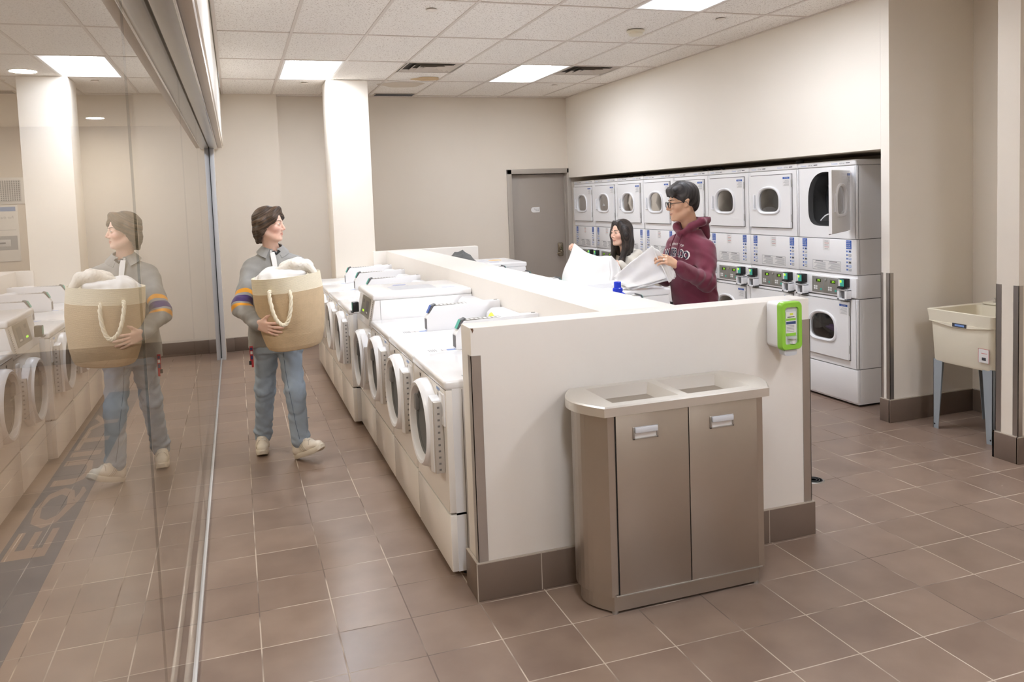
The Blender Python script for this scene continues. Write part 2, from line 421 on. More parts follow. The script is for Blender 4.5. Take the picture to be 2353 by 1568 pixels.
# base tiles
def base(name, segs):
    m = MB()
    for a, b in segs:
        m.box(a, b, BASET, 0.002)
        a2 = (a[0], a[1], b[2]); m.box((a[0] + .001, a[1] + .001, b[2] - .001), (b[0] - .001, b[1] - .001, b[2] + .004), GROUT)
    return struct(m.obj(name))
BH = 0.165
base('baseboard_back', [((-.09, YB - .185, 0), (.57, YB - .17, BH)), ((.56, YB - .015, 0), (DX0 - .06, YB, BH)), ((-.235, YB - .20, 0), (-.09, YB - .17, BH))])
base('baseboard_corridor', [((XC, YB - .014, 0), (XG - .06, YB, BH)), ((XC, Y0, 0), (XC + .014, YB - .02, BH))])
base('baseboard_right', [((XW - .016, 4.62, 0), (XW, 4.715, BH)), ((XW - .016, 4.614, 0), (5.25, 4.63, BH)), ((5.234, 3.76, 0), (5.25, 4.614, BH)), ((XW - .016, 3.60, 0), (XW, 3.775, BH)), ((XW - .016, 3.76, 0), (5.23, 3.775, BH)), ((XW - .016, 3.595, 0), (5.25, 3.61, BH))])
# corner guards
def guard(name, x, y, sx, sy, z0, z1, label, w_=.042):
    m = MB(); t = .003
    m.box((x - (t if sx > 0 else -t), y - (t if sy > 0 else -t), z0), (x + sx * w_, y, z1), GUARD)
    m.box((x - (t if sx > 0 else -t), y - (t if sy > 0 else -t), z0), (x, y + sy * w_, z1), GUARD)
    return tag(m.obj(name), label, 'corner guard')
PH = 1.195
guard('corner_guard', .918, 3.285, 1, 1, BH, 1.075, 'steel corner guard on the left front corner of the low partition')
guard('corner_guard', 2.66, 3.285, -1, 1, BH, 1.09, 'steel corner guard on the right front corner of the low partition, beside the soap dispenser')
guard('corner_guard', XW, 4.63, 1, 1, BH, 1.10, 'steel corner guard on the pier corner left of the utility sink', .032)
guard('corner_guard', XW, 4.709, 1, -1, BH, 1.10, 'narrow steel corner guard on the pier edge beside the nearest dryer stack', .018)
guard('corner_guard', XW, 3.76, 1, -1, BH, 1.10, 'steel corner guard at the left edge of the pier right of the sink', .034)
guard('corner_guard', XW, 3.61, 1, 1, BH, 1.10, 'steel corner guard cut by the right edge of the photo', .034)
# low partitions
m = MB()
m.box((.918, 3.285, 0), (2.66, 3.435, PH), PART, 0.004)
struct(m.obj('wall_partition_front'))
m = MB(); m.box((1.60, 3.435, 0), (2.0, 9.09, PH - .001), PART, 0.002); struct(m.obj('wall_partition_long'))
m = MB(); m.box((1.45, 9.09, 0), (2.68, 9.22, PH), PART, 0.004); struct(m.obj('wall_partition_far'))
base('baseboard_partition', [((.903, 3.27, 0), (2.675, 3.285, BH)), ((.903, 3.285, 0), (.918, 3.45, BH)), ((2.66, 3.285, 0), (2.675, 3.45, BH)), ((2.645, 3.435, 0), (2.675, 3.45, BH))])
m = MB()
for x in (1.2, 1.8, 2.4): m.box((x - .002, 3.2695, 0), (x + .002, 3.271, BH), GROUT)
m.box((.9015, 3.2685, 0), (.9055, 3.2725, BH), GROUT)
struct(m.obj('trim_3'))
m = MB(); m.prism([(.919, 1.194), (.931, 1.193), (.933, 1.184), (.927, 1.172), (.925, 1.182)], 'Y', 3.2838, 3.2848, mat('chipped_paint', (110, 82, 62), .8)); struct(m.obj('trim_4'))
# floor drain
m = MB(); m.lathe([(.0, .0035), (.055, .0035), (.062, 0)], (3.17, 3.89, 0), (0, 0, 1), ALU, 32)
for r in (.016, .032, .046):
    m.lathe([(r, .0036), (r, .0042), (r + .006, .0042), (r + .006, .0036)], (3.17, 3.89, 0), (0, 0, 1), BLACK, 32)
tag(m.obj('floor_drain'), 'round slotted metal floor drain in the tiles past the partition end', 'floor drain')
m = MB(); m.lathe([(.0, .002), (.016, .002), (.019, 0)], (.47, 6.75, 0), (0, 0, 1), DGREY, 24)
tag(m.obj('floor_drain'), 'tiny dark floor cleanout in the aisle behind the walking person', 'floor drain')
# door
d = struct(MB().box((DX0 + .02, YB + .075, .01), (DX1 - .045, YB + .12, DZ - .02), DOORG, .002).obj('door_1'))
m = MB()
m.box((DX0 - .05, YB - .025, 0), (DX0 + .015, YB + .13, DZ + .05), FRAMEG, .003); m.box((DX1 - .035, YB - .025, 0), (DX1 + .03 , YB + .13, DZ + .05), FRAMEG, .003)
m.box((DX0 - .05, YB - .025, DZ - .012), (DX1 + .03, YB + .13, DZ + .055), FRAMEG, .003)
m.box((DX0 + .01, YB + .06, 0), (DX0 + .025, YB + .13, DZ), FRAMEG); m.box((DX1 - .05, YB + .05, 0), (DX1 - .034, YB + .13, DZ), FRAMEG)
m.obj('door_frame', d)
m = MB(); m.box((4.30, YB + .045, .90), (4.375, YB + .075, 1.09), NICKEL, .02, 4); m.box((4.31, YB + .035, .99), (4.355, YB + .05, 1.07), NICKEL, .01)
m.lathe([(0, 0), (.022, 0), (.022, .02), (.012, .025), (.012, .055)], (4.345, YB + .05, .965), (0, -1, 0), NICKEL, 20)
m.tube([(4.345, YB - .005, .965), (4.31, YB - .008, .958), (4.275, YB - .005, .945), (4.262, YB + .005, .942)], .009, NICKEL)
m.obj('door_lock', d)
m = MB(); P = [(4.045, 1.605), (3.96, 1.605)]
P += [(3.955 + .037 * math.cos(t), 1.568 + .037 * math.sin(t)) for t in [math.pi / 2 + math.pi * k / 12 for k in range(1, 12)]] + [(3.96, 1.531), (4.045, 1.531)]
m.prism(P, 'Y', YB + .072, YB + .0752, LABELW)
m.text('Electrical', .014, (4.0, YB + .0715, 1.578), (1, 0, 0), (0, 0, 1), PRINTD, .07); m.text('Closet', .014, (4.008, YB + .0715, 1.556), (1, 0, 0), (0, 0, 1), PRINTD, .05)
m.obj('door_sign', d)
# ---- glass wall (window) with head track and floor track
GEDGE = sheet_glass('glass_edge', (205, 210, 206), 1.45)
GY = [Y0, 2.25, 4.55, 6.55, 9.80]
for k in range(4):
    x = XG
    g = struct(MB().box((x - .008, GY[k] + .003, .022), (x, GY[k + 1], 2.44), GLASS).obj('window_%d' % (k + 1)))
    if k: MB().box((x - .007, GY[k] + .0002, .022), (x - .001, GY[k] + .0025, 2.44), GEDGE).obj('glass_edge', g)
m = MB()
m.box((XG - .075, Y0, 2.438), (XG - .018, 9.95, 2.49), ALU, .002); m.box((XG + .006, Y0, 2.43), (-.15, 9.95, 2.49), ALU, .002)
m.box((XG - .02, Y0, 2.455), (XG + .008, 9.95, 2.49), BLACK); m.box((-.152, Y0, 2.425), (-.142, 9.95, 2.49), CHROME, .001)
m.box((-.142, Y0, 2.44), (-.094, 9.95, 2.505), mat('beige_head_trim', (196, 182, 166), .35), .002)
struct(m.obj('trim_5'))
m = MB()
m.box((XG - .085, Y0, 0), (XG - .062, 9.9, .022), TRACK, .002); m.box((XG - .038, Y0, 0), (XG + .008, 9.9, .022), TRACK, .002); m.box((XG - .062, Y0, 0), (XG - .038, 9.9, .009), BLACK)
struct(m.obj('trim_6'))
m = MB(); m.box((XG - .06, 9.82, 0), (XG - .018, 9.87, 2.45), ALU, .002); m.box((XG + .004, 9.82, 0), (XG + .05, 9.87, 2.45), PLASTG, .002); m.box((XG - .018, 9.81, 0), (XG + .004, 9.86, 2.45), BLACK)
m.box((XG - .06, 9.87, 0), (XG + .05, YB - .17, CZ), WALL)
struct(m.obj('trim_7'))
# ================================================================== LIGHT FIXTURES
def troffer(label):
    W_, L_ = .5915, 1.2275; t = thing('ceiling_light', label, 'ceiling light', group='recessed fluorescent ceiling lights')
    m = MB(); a, b = W_ / 2 - .012, L_ / 2 - .012; h = .075
    fr = [(-a, -b, 0), (a, -b, 0), (a, b, 0), (-a, b, 0)]; f2 = [(-a + .02, -b + .02, 0), (a - .02, -b + .02, 0), (a - .02, b - .02, 0), (-a + .02, b - .02, 0)]
    top = [(-.15, -b + .09, h), (.15, -b + .09, h), (.15, b - .09, h), (-.15, b - .09, h)]
    V = fr + f2 + top; F = [(i, i + 4, (i + 1) % 4 + 4, (i + 1) % 4) for i in range(4)] + [(4 + i, 8 + i, 8 + (i + 1) % 4, 4 + (i + 1) % 4) for i in range(4)] + [(8, 9, 10, 11)]
    m.add(V, F, TROFF); m.box((-a, -b, h + .01), (a, b, h + .03), TROFF)
    for s in (-1, 1):
        m.box((-a, s * b - .002, 0), (a, s * b + .002, h + .02), TROFF); m.box((s * a - .002, -b, 0), (s * a + .002, b, h + .02), TROFF)
    m.obj('housing', t)
    m = MB(); n = 14; V = []; F = []
    for j in range(n + 1):
        th = math.pi * j / n; x = -.145 * math.cos(th); z = h - .004 - .07 * math.sin(th) ** .8 if 0 < j < n else h - .004
        V += [(x, -b + .10, z), (x, b - .10, z)]
    for j in range(n): F.append((2 * j, 2 * j + 2, 2 * j + 3, 2 * j + 1))
    F.append(tuple(2 * j for j in range(n + 1))[::-1]); F.append(tuple(2 * j + 1 for j in range(n + 1)))
    m.add(V, F, LENSM, True); m.obj('lens', t)
    return t
LL = ['recessed fluorescent light above the far end of the aisle, left of the white column top', 'recessed fluorescent light left of the right-hand square air vent', 'fluorescent light at the top edge over the washer row', 'recessed fluorescent light cut by the top edge, nearest the dryer wall']
L0 = None
for k, (x, y) in enumerate(LIGHTS):
    i, j = cell(x, y); c = ((gx[i] + gx[i + 1]) / 2, (gy[j] + gy[j + 1]) / 2, CZ)
    lab = LL[k] if k < 4 else ['fluorescent ceiling light beside the glass wall, above the camera','fluorescent ceiling light above the camera on the dryer side','fluorescent ceiling light at the rear near the glass wall, behind the camera','fluorescent ceiling light at the rear right, behind the camera'][k-4]
    if L0 is None: L0 = troffer(lab); L0.location = c
    else: dup(L0, c, label=lab)
# square vents
def vent(label, c):
    t = thing('ceiling_vent', label, 'air vent', c, group='square ceiling air vents')
    m = MB(); m.box((-.284, -.284, .02), (.284, .284, .11), DARKV)
    for s in (-1, 1): m.box((-.284, s * .284 - .012, -.001), (.284, s * .284 + .012, .03), VENTM); m.box((s * .284 - .012, -.284, -.001), (s * .284 + .012, .284, .03), VENTM)
    m.obj('vent_box', t)
    for k, (o_, i_, zo, zi) in enumerate(((.272, .20, .002, .045), (.20, .135, -.008, .03), (.135, .07, -.008, .03), (.07, .02, -.004, .02))):
        m = MB(); rr = [[(-q, -q, z), (q, -q, z), (q, q, z), (-q, q, z)] for q, z in ((o_, zo), (i_, zi), (i_ - .002, zi + .003), (o_ - .004, zo + .006))]
        loft(m, rr, VENTM, False); m.obj('louvre', t)
    return t
i, j = cell(*VENTS[0]); v0 = vent('square louvred ceiling vent beside the brown water stain', ((gx[i] + gx[i + 1]) / 2, gy[j] + .30, CZ))
i, j = cell(*VENTS[1]); dup(v0, ((gx[i] + gx[i + 1]) / 2, gy[j] + .30, CZ), label='square louvred ceiling vent right of the ceiling light, nearest the dryer wall')
m = MB(); m.box((1.74, 10.20, CZ - .004), (2.27, 10.42, CZ - .0005), VENTM, .001)
for k in range(9): m.box((1.76, 10.215 + k * .022, CZ - .007), (2.25, 10.222 + k * .022, CZ - .0035), DGREY)
tag(m.obj('linear_ceiling_vent'), 'long grey slotted ceiling grille against the back wall', 'air vent')
# sprinkler cover discs, smoke detector
SP = [((1.414, 5.74), 'flush round sprinkler cover on the ceiling panel nearest the camera, over the washers'), ((3.755, 5.65), 'flush round sprinkler cover near the dryer wall, right of the smoke detector'), ((.82, 9.38), 'flush round sprinkler cover in front of the white column, beyond the ceiling light'), ((3.80, 9.3), 'flush round sprinkler cover beyond the right-hand ceiling vent')]
for (x, y), lb in SP:
    m = MB(); m.lathe([(0, -.012), (.036, -.012), (.041, -.009), (.041, -.006), (.033, -.005), (.033, -.001)], (x, y, CZ), (0, 0, 1), mat('sprinkler_white', (225, 216, 206), .4) if 'sprinkler_white' not in MATS else MATS['sprinkler_white'], 28)
    tag(m.obj('sprinkler_cover'), lb, 'sprinkler', 'sprinkler covers in the ceiling')
t = thing('smoke_detector', 'cream round smoke detector on the ceiling between two light rows', 'smoke detector', (3.27, 6.17, CZ))
m = MB(); m.lathe([(.0, -.004), (.075, -.004), (.075, -.014), (.06, -.02)], (0, 0, 0), (0, 0, 1), CREAM, 32); m.obj('mounting_plate', t)
m = MB(); m.lathe([(.058, -.018), (.06, -.035), (.052, -.044), (.03, -.05), (.0, -.051)], (0, 0, 0), (0, 0, 1), CREAM, 32); m.obj('sensor_head', t)
# corridor fittings seen through the glass
for y, lb in ((6.5, 'nearest lit round downlight in the corridor ceiling beyond the glass'), (9.6, 'farther lit round downlight in the corridor ceiling beyond the glass'), (3.4, 'round downlight in the corridor ceiling out of sight near the camera'), (.3, 'round downlight in the corridor ceiling beside the camera')):
    t = thing('downlight', lb, 'ceiling light', (-1.34, y, 2.75), group='corridor downlights')
    m = MB(); m.lathe([(.085, -.004), (.1, -.004), (.1, 0), (.085, 0)], (0, 0, 0), (0, 0, 1), TROFF, 28, close=True); m.obj('trim_ring', t)
    m = MB(); m.lathe([(0, -.003), (.084, -.003), (.084, -.001)], (0, 0, 0), (0, 0, 1), DOWNM, 28); m.obj('lamp_disc', t)
t = thing('wall_grille', 'white louvred air grille high on the corridor end wall beyond the glass', 'air vent', (-2.42, YB - .002, 2.03))
m = MB(); m.box((-.17, -.01, -.15), (.17, 0, .15), LABELW, .003); m.obj('grille_frame', t)
m = MB(); m.box((-.14, -.0115, -.12), (.14, -.0105, .12), DGREY)
for k in range(13): m.box((-.14 + k * .0225, -.016, -.12), (-.132 + k * .0225, -.0115, .12), LABELW)
for k in range(11): m.box((-.14, -.016, -.12 + k * .023), (.14, -.0115, -.113 + k * .023), LABELW)
m.obj('grille_bars', t)
t = thing('wall_poster', 'pale instruction poster under the corridor grille beyond the glass', 'poster', (-2.50, YB - .002, 1.55))
m = MB(); m.box((-.17, -.008, -.32), (.17, 0, .32), LABELW, .002); m.box((-.15, -.0085, .25), (.15, -.008, .30), PALEBLUE); m.box((-.15, -.0085, -.19), (.15, -.008, -.03), LABELG); m.box((-.10, -.012, -.15), (.08, -.0085, -.07), PLASTG, .003); m.box((-.03, -.0125, -.12), (.03, -.012, -.10), PRINTD)
m.text('For the', .03, (.06, -.009, .18), (-1, 0, 0), (0, 0, 1), LABELG); m.box((-.15, -.0085, .035), (.14, -.008, .04), LABELG); m.obj('printed_sheet', t)
# shadow band with letter-shaped gaps, painted dark onto the corridor floor
m = MB()
BANDM = mat('painted_shadow', (66, 72, 80), .5, var=.03)
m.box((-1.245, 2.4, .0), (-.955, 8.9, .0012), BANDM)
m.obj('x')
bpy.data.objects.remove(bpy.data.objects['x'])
t = thing('floor_shadow', 'grey painted shadow strip with large cut-out capitals on the corridor floor beyond the glass', 'floor shadow', (0, 0, 0))
MB().box((-1.245, 2.6, 0), (-.955, 8.6, .0012), BANDM).obj('shadow_strip', t)
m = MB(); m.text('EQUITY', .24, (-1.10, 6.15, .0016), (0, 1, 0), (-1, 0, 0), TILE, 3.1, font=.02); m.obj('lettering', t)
# ================================================================== FRONT-LOAD WASHERS (front faces local -x)
DRUMW = mat('washer_drum', (48, 50, 52), .35, .4, bump=.3, bscale=70)
SLOT = mat('slot_grey', (118, 114, 110), .6)
HINGM = mat('hinge_metal', (196, 190, 182), .4, .3)
HANDG = mat('handle_grey', (150, 150, 152), .45)
WD, WW, WH = .74, .692, .925      # depth, width, height
def washer(label, arm=True, reader='teal', tag_y=False):
    t = thing('washing_machine', label, 'washing machine'); x0 = -WD / 2; hw = WW / 2
    zc = .655; R = .215
    circ = [(.0 + .158 * math.cos(2 * math.pi * i / 48), zc + .158 * math.sin(2 * math.pi * i / 48)) for i in range(48)]
    m = MB()
    m.box((x0 + .03, -hw + .003, .03), (WD / 2, -hw + .018, WH - .04), ENAMEL); m.box((x0 + .03, hw - .018, .03), (WD / 2, hw - .003, WH - .04), ENAMEL)
    m.box((WD / 2 - .012, -hw + .003, .03), (WD / 2, hw - .003, WH - .04), ENAMEL)
    m.box((x0, -hw + .004, .306), (x0 + .075, -hw + .02, WH - .045), ENAMELW, .006); m.box((x0, hw - .02, .306), (x0 + .075, hw - .004, WH - .045), ENAMELW, .006)
    hole_panel(m, x0, -hw + .012, hw - .012, .306, WH - .045, circ, ENAMELW)
    m.box((x0 + .03, -hw + .003, .296), (x0 + .078, hw - .003, .306), SEAM); m.box((x0 + .076, -hw + .0025, .03), (x0 + .079, hw - .0025, WH - .045), SEAM)
    for sx in (x0 + .08, WD / 2 - .06):
        for sy in (-hw + .05, hw - .05): m.cyl((sx, sy, 0), (sx, sy, .035), .018, BLACK, 12)
    m.obj('cabinet', t)
    MB().box((x0 - .001, -hw + .004, .028), (x0 + .074, hw - .004, .296), ENAMELW, .008).obj('kick_panel', t)
    MB().box((x0 - .006, -hw, WH - .045), (WD / 2, hw, WH), ENAMEL, .014, 3).obj('top_lid', t)
    m = MB(); m.lathe([(.158, 0), (.156, .06), (.17, .08), (.20, .12), (.20, .42), (0, .43)], (x0, 0, zc), (1, 0, 0), DRUMW, 40)
    m.obj('drum', t)
    # door
    m = MB(); m.lathe([(R, .002), (R + .001, -.03), (R - .006, -.052), (R - .018, -.064), (R - .032, -.060), (R - .044, -.034), (R - .050, -.004)], (x0, 0, zc), (1, 0, 0), PLASTW, 56)
    m.prism([(-.19, zc - .19), (-.262, zc - .175), (-.262, zc + .165), (-.19, zc + .178)], 'X', x0 - .048, x0, PLASTW, .006)
    dr = m.obj('door', t)
    m = MB(); m.lathe([(R - .046, -.026), (R - .054, -.034), (R - .066, -.028), (R - .070, .0)], (x0, 0, zc), (1, 0, 0), RUBBER, 48); m.obj('gasket_ring', dr)
    m = MB(); m.lathe([(R - .068, -.014), (.12, -.018), (.07, -.010), (0, -.006)], (x0, 0, zc), (1, 0, 0), WGLASS, 48); m.obj('door_glass', dr)
    m = MB(); m.box((x0 - .046, .118, zc + .03), (x0 - .008, .158, zc + .115), HANDG, .006); m.obj('door_handle', dr)
    m = MB(); m.box((x0 - .044, -.286, zc - .172), (x0 - .001, -.262, zc + .162), HINGM, .002)
    for k in range(11): m.box((x0 - .029, -.2868, zc - .160 + k * .0292), (x0 - .018, -.280, zc - .151 + k * .0292), SLOT)
    m.obj('hinge', dr)
    # detergent drawer
    m = MB(); m.box((x0 - .008, -hw + .020, .705), (x0 + .01, -hw + .108, .862), PLASTW, .01, 3)
    m.lathe([(0, -.0088), (.030, -.0086), (.034, -.0078)], (x0, -hw + .064, .78), (1, 0, 0), PLASTG, 28, sy=1.0)
    m.obj('detergent_drawer', t)
    # printed labels on the front
    m = MB(); m.box((x0 - .0008, .19, .80), (x0, .26, .812), PALEBLUE); m.box((x0 - .0008, -.235, .855), (x0, -.17, .868), PALEBLUE); m.box((x0 - .0008, -.225, .815), (x0, -.18, .85), LABELW)
    m.box((x0 - .001, -.205, .83), (x0 - .0008, -.195, .842), PRINTD); m.box((x0 - .0008, .17, .845), (x0, .195, .862), PRINTD); m.box((x0 - .0008, .17, .825), (x0, .195, .842), LABELG)
    m.obj('front_labels', t)
    m = MB(); zt = WH + .0006
    for q in range(4): m.box((x0 + .10 + q * .012, -hw + .03, WH), (x0 + .106 + q * .012, -hw + .09, zt), LABELG)
    m.box((x0 + .20, -hw + .03, WH), (x0 + .25, -hw + .06, zt), PALEBLUE); m.box((x0 + .17, -hw + .03, WH), (x0 + .175, -hw + .07, zt), LABELG)
    for q in range(6): m.box((x0 + .34 + q * .035, -hw + .09, WH), (x0 + .36 + q * .035, -hw + .11, zt), LABELG)
    m.obj('top_print', t)
    # rear console
    m = MB(); m.prism([(.235, WH), (.255, WH + .10), (.285, WH + .125), (.365, WH + .125), (.365, WH)], 'Y', -hw + .02, hw - .02, PLASTW, .006)
    con = m.obj('rear_console', t)
    m = MB(); V = [(.2385, -.20, WH + .02), (.2385, .22, WH + .02), (.2532, .22, WH + .092), (.2532, -.20, WH + .092)]
    m.add(V, [(0, 3, 2, 1)], PANELG)
    for q in range(5): m.box((.243, -.15 + q * .07, WH + .05), (.247, -.12 + q * .07, WH + .06), LABELW)
    m.obj('control_face', con)
    if arm:
        y0, y1 = -hw + .012, -hw + .082; a = x0 + .245
        P = [(a, WH), (a, WH + .085), (a + .05, WH + .155), (.36, WH + .165), (.36, WH + .02), (a + .17, WH)]
        m = MB(); m.prism(P, 'Y', y0, y1, PLASTW, .003); ar = m.obj('payment_arm', t)
        m = MB(); m.box((a + .06, y0 + .004, WH + .156), (a + .30, y1 - .004, WH + .160), PANELG)
        for q in range(9): m.box((a + .07 + q * .025, y0 + .01, WH + .160), (a + .085 + q * .025, y1 - .02, WH + .1605), LABELW)
        m.obj('instruction_strip', ar)
        m = MB(); m.prism([(a + .012, WH + .112), (a + .036, WH + .160), (a + .062, WH + .170), (a + .060, WH + .150), (a + .03, WH + .11)], 'Y', y0 + .010, y1 - .006, DGREY, .002)
        m.prism([(a + .0105, WH + .112), (a + .0345, WH + .160), (a + .0325, WH + .1605), (a + .0085, WH + .113)], 'Y', y0 + .016, y1 - .010, BLUE if reader == 'blue' else TEAL)
        m.obj('card_reader', ar)
        m = MB(); m.box((a - .002, y0 + .008, WH + .012), (a + .001, y1 - .008, WH + .078), DGREY); m.obj('coin_tray', ar)
        m = MB(); m.cyl((.34, (y0 + y1) / 2, WH + .164), (.34, (y0 + y1) / 2, WH + .168), .012, ALU, 16); m.obj('lock', ar)
        if tag_y:
            m = MB(); m.grid(lambda u, v: (a + .18 + .08 * u, y0 + .075 + .05 * v + .02 * u, WH + .128 + .012 * u + .5 * .045 * math.sin(2.2 * u) * v + .012 * math.sin(9 * u)), 8, 6, YELLOWT, thick=.001); m.obj('yellow_tag', ar)
    return t
def tall_washer(label):
    t = thing('tall_washing_machine', label, 'washing machine'); x0 = -WD / 2; hw = WW / 2; zc = .60; R = .215; ZB = .86; ZT = 1.105
    circ = [(.158 * math.cos(2 * math.pi * i / 48), zc + .158 * math.sin(2 * math.pi * i / 48)) for i in range(48)]
    m = MB()
    m.box((x0 + .03, -hw + .003, .03), (WD / 2, -hw + .018, ZB), ENAMEL); m.box((x0 + .03, hw - .018, .03), (WD / 2, hw - .003, ZB), ENAMEL); m.box((WD / 2 - .012, -hw + .003, .03), (WD / 2, hw - .003, ZB), ENAMEL)
    m.box((x0, -hw + .004, .306), (x0 + .075, -hw + .02, ZB), ENAMELW, .006); m.box((x0, hw - .02, .306), (x0 + .075, hw - .004, ZB), ENAMELW, .006)
    hole_panel(m, x0, -hw + .012, hw - .012, .306, ZB, circ, ENAMELW); m.box((x0 + .03, -hw + .003, .296), (x0 + .078, hw - .003, .306), SEAM)
    for sx in (x0 + .08, WD / 2 - .06):
        for sy in (-hw + .05, hw - .05): m.cyl((sx, sy, 0), (sx, sy, .035), .018, BLACK, 12)
    m.obj('cabinet', t)
    MB().box((x0 - .001, -hw + .004, .028), (x0 + .074, hw - .004, .296), ENAMELW, .008).obj('kick_panel', t)
    m = MB(); m.lathe([(.158, 0), (.156, .06), (.17, .08), (.20, .12), (.20, .42), (0, .43)], (x0, 0, zc), (1, 0, 0), DRUMW, 40); m.obj('drum', t)
    m = MB(); m.lathe([(R, .002), (R + .001, -.03), (R - .006, -.052), (R - .018, -.064), (R - .032, -.060), (R - .044, -.034), (R - .050, -.004)], (x0, 0, zc), (1, 0, 0), PLASTW, 56)
    m.prism([(-.15, zc - .205), (-.262, zc - .12), (-.262, zc + .12), (-.15, zc + .20)], 'X', x0 - .05, x0, PLASTW, .006); dr = m.obj('door', t)
    m = MB(); m.lathe([(R - .046, -.026), (R - .054, -.034), (R - .066, -.028), (R - .070, .0)], (x0, 0, zc), (1, 0, 0), RUBBER, 48); m.obj('gasket_ring', dr)
    m = MB(); m.lathe([(R - .068, -.014), (.12, -.018), (.07, -.010), (0, -.006)], (x0, 0, zc), (1, 0, 0), WGLASS, 48); m.obj('door_glass', dr)
    m = MB(); m.box((x0 - .046, .118, zc + .0), (x0 - .008, .158, zc + .10), HANDG, .006); m.obj('door_handle', dr)
    m = MB(); m.box((x0 - .044, -.286, zc - .13), (x0 - .001, -.262, zc + .13), HINGM, .002)
    for k in range(9): m.box((x0 - .029, -.2868, zc - .122 + k * .0285), (x0 - .018, -.280, zc - .113 + k * .0285), SLOT)
    m.obj('hinge', dr)
    m = MB(); m.box((x0 - .012, -hw + .02, .70), (x0 + .01, -hw + .10, .83), PLASTW, .01, 3); m.obj('detergent_drawer', t)
    # control housing with a sloped face
    m = MB(); m.prism([(x0 - .004, ZB + .002), (x0 + .035, ZT - .045), (WD / 2, ZT - .045), (WD / 2, ZB + .002)], 'Y', -hw + .002, hw - .002, ENAMEL, .004)
    m.box((x0 + .07, -hw + .0012, ZB + .004), (x0 + .0725, -hw + .0018, ZT - .045), SEAM)
    hs = m.obj('control_housing', t)
    MB().box((x0 + .018, -hw - .001, ZT - .045), (WD / 2, hw + .001, ZT), ENAMEL, .014, 3).obj('top_lid', t)
    def F(u, v, o):      # point on the sloped face: y=u, height fraction v
        return (x0 - .004 + .039 * v - o, u, ZB + .002 + (ZT - .047 - ZB) * v)
    def quad(m, u0, u1, v0, v1, o, mt): m.add([F(u0, v0, o), F(u1, v0, o), F(u1, v1, o), F(u0, v1, o)], [(0, 3, 2, 1)], mt)
    m = MB(); quad(m, -.20, .18, .25, .97, .002, PANELG); quad(m, -.14, -.02, .35, .85, .003, DGREY); quad(m, .06, .12, .72, .85, .0035, BLACK); quad(m, .04, .10, .40, .47, .0035, LED)
    quad(m, -.12, -.06, .40, .46, .0036, LABELW); m.obj('control_panel', hs)
    m = MB(); quad(m, -.30, -.26, .05, .97, .002, LABELW)
    for k in range(14): quad(m, -.295, -.27, .08 + k * .063, .10 + k * .063, .0026, PRINTD)
    m.obj('instruction_strip', hs)
    m = MB(); m.box((x0 - .05, .20, ZB + .06), (x0 - .002, .255, ZB + .135), BLACK, .004); m.box((x0 - .0512, .205, ZB + .075), (x0 - .05, .25, ZB + .13), TEAL); m.box((x0 - .06, .20, ZB + .055), (x0 - .04, .255, ZB + .066), BLACK, .003); m.obj('card_reader', hs)
    m = MB(); m.box((x0 + .20, -.16, ZT), (x0 + .52, .10, ZT + .0006), PLASTG); m.box((x0 + .26, .18, ZT), (x0 + .36, .2, ZT + .0006), BLUE)
    for k in range(8): m.box((x0 + .56 + k * .012, -.22, ZT), (x0 + .563 + k * .012, -.17, ZT + .0006), PALEBLUE)
    m.obj('top_labels', t)
    return t
WG = 'front-load washers in the row along the aisle'; WG2 = 'washers on the far side of the long partition'
FX = .857 + WD / 2
ys = [3.52 + .70 * k for k in range(3)]
w1 = washer('nearest white front-load washer, right behind the left end of the low partition')
w1.location = (FX, ys[0] + .346, 0); w1['group'] = WG
w2 = washer('second nearest front-load washer, with a yellow tag behind its payment arm', tag_y=True); w2.location = (FX, ys[1] + .346, 0); w2['group'] = WG
w3 = washer('third nearest front-load washer, blue card reader on its arm, beside the tall washer', reader='blue'); w3.location = (FX, ys[2] + .346, 0); w3['group'] = WG
tw = tall_washer('tall white washer with a sloped grey control panel, mid-way along the aisle row'); tw.location = (FX, 5.62 + .346, 0)
for k, lb in enumerate(('front-load washer just beyond the tall one, nearest of the far four in the aisle row', 'second front-load washer beyond the tall one in the aisle row', 'third front-load washer beyond the tall one, last but one before the column', 'farthest front-load washer of the aisle row, standing against the column')):
    dup(w1, (.80 + WD / 2, 6.33 + .692 * k + .346, 0), label=lb, group=WG)
BX = 2.005 + WD / 2
for y, lb in ((4.04, 'washer behind the long partition that carries the blue detergent bottle'), (5.44, 'washer behind the long partition, left of the tall one holding the folded cloth'), (6.14, 'second washer behind the long partition, counted from the tall one toward the back wall'), (6.84, 'third washer behind the long partition, just this side of the far tall washer')):
    dup(w1, (BX, y + .346, 0), math.pi, label=lb, group=WG2)
dup(tw, (BX, 4.74 + .346, 0), math.pi, label='tall white washer under the folded white cloth held by the person in maroon')
dup(tw, (BX, 7.55 + .346, 0), math.pi, label='tall white washer near the grey door, at the back of the long partition')
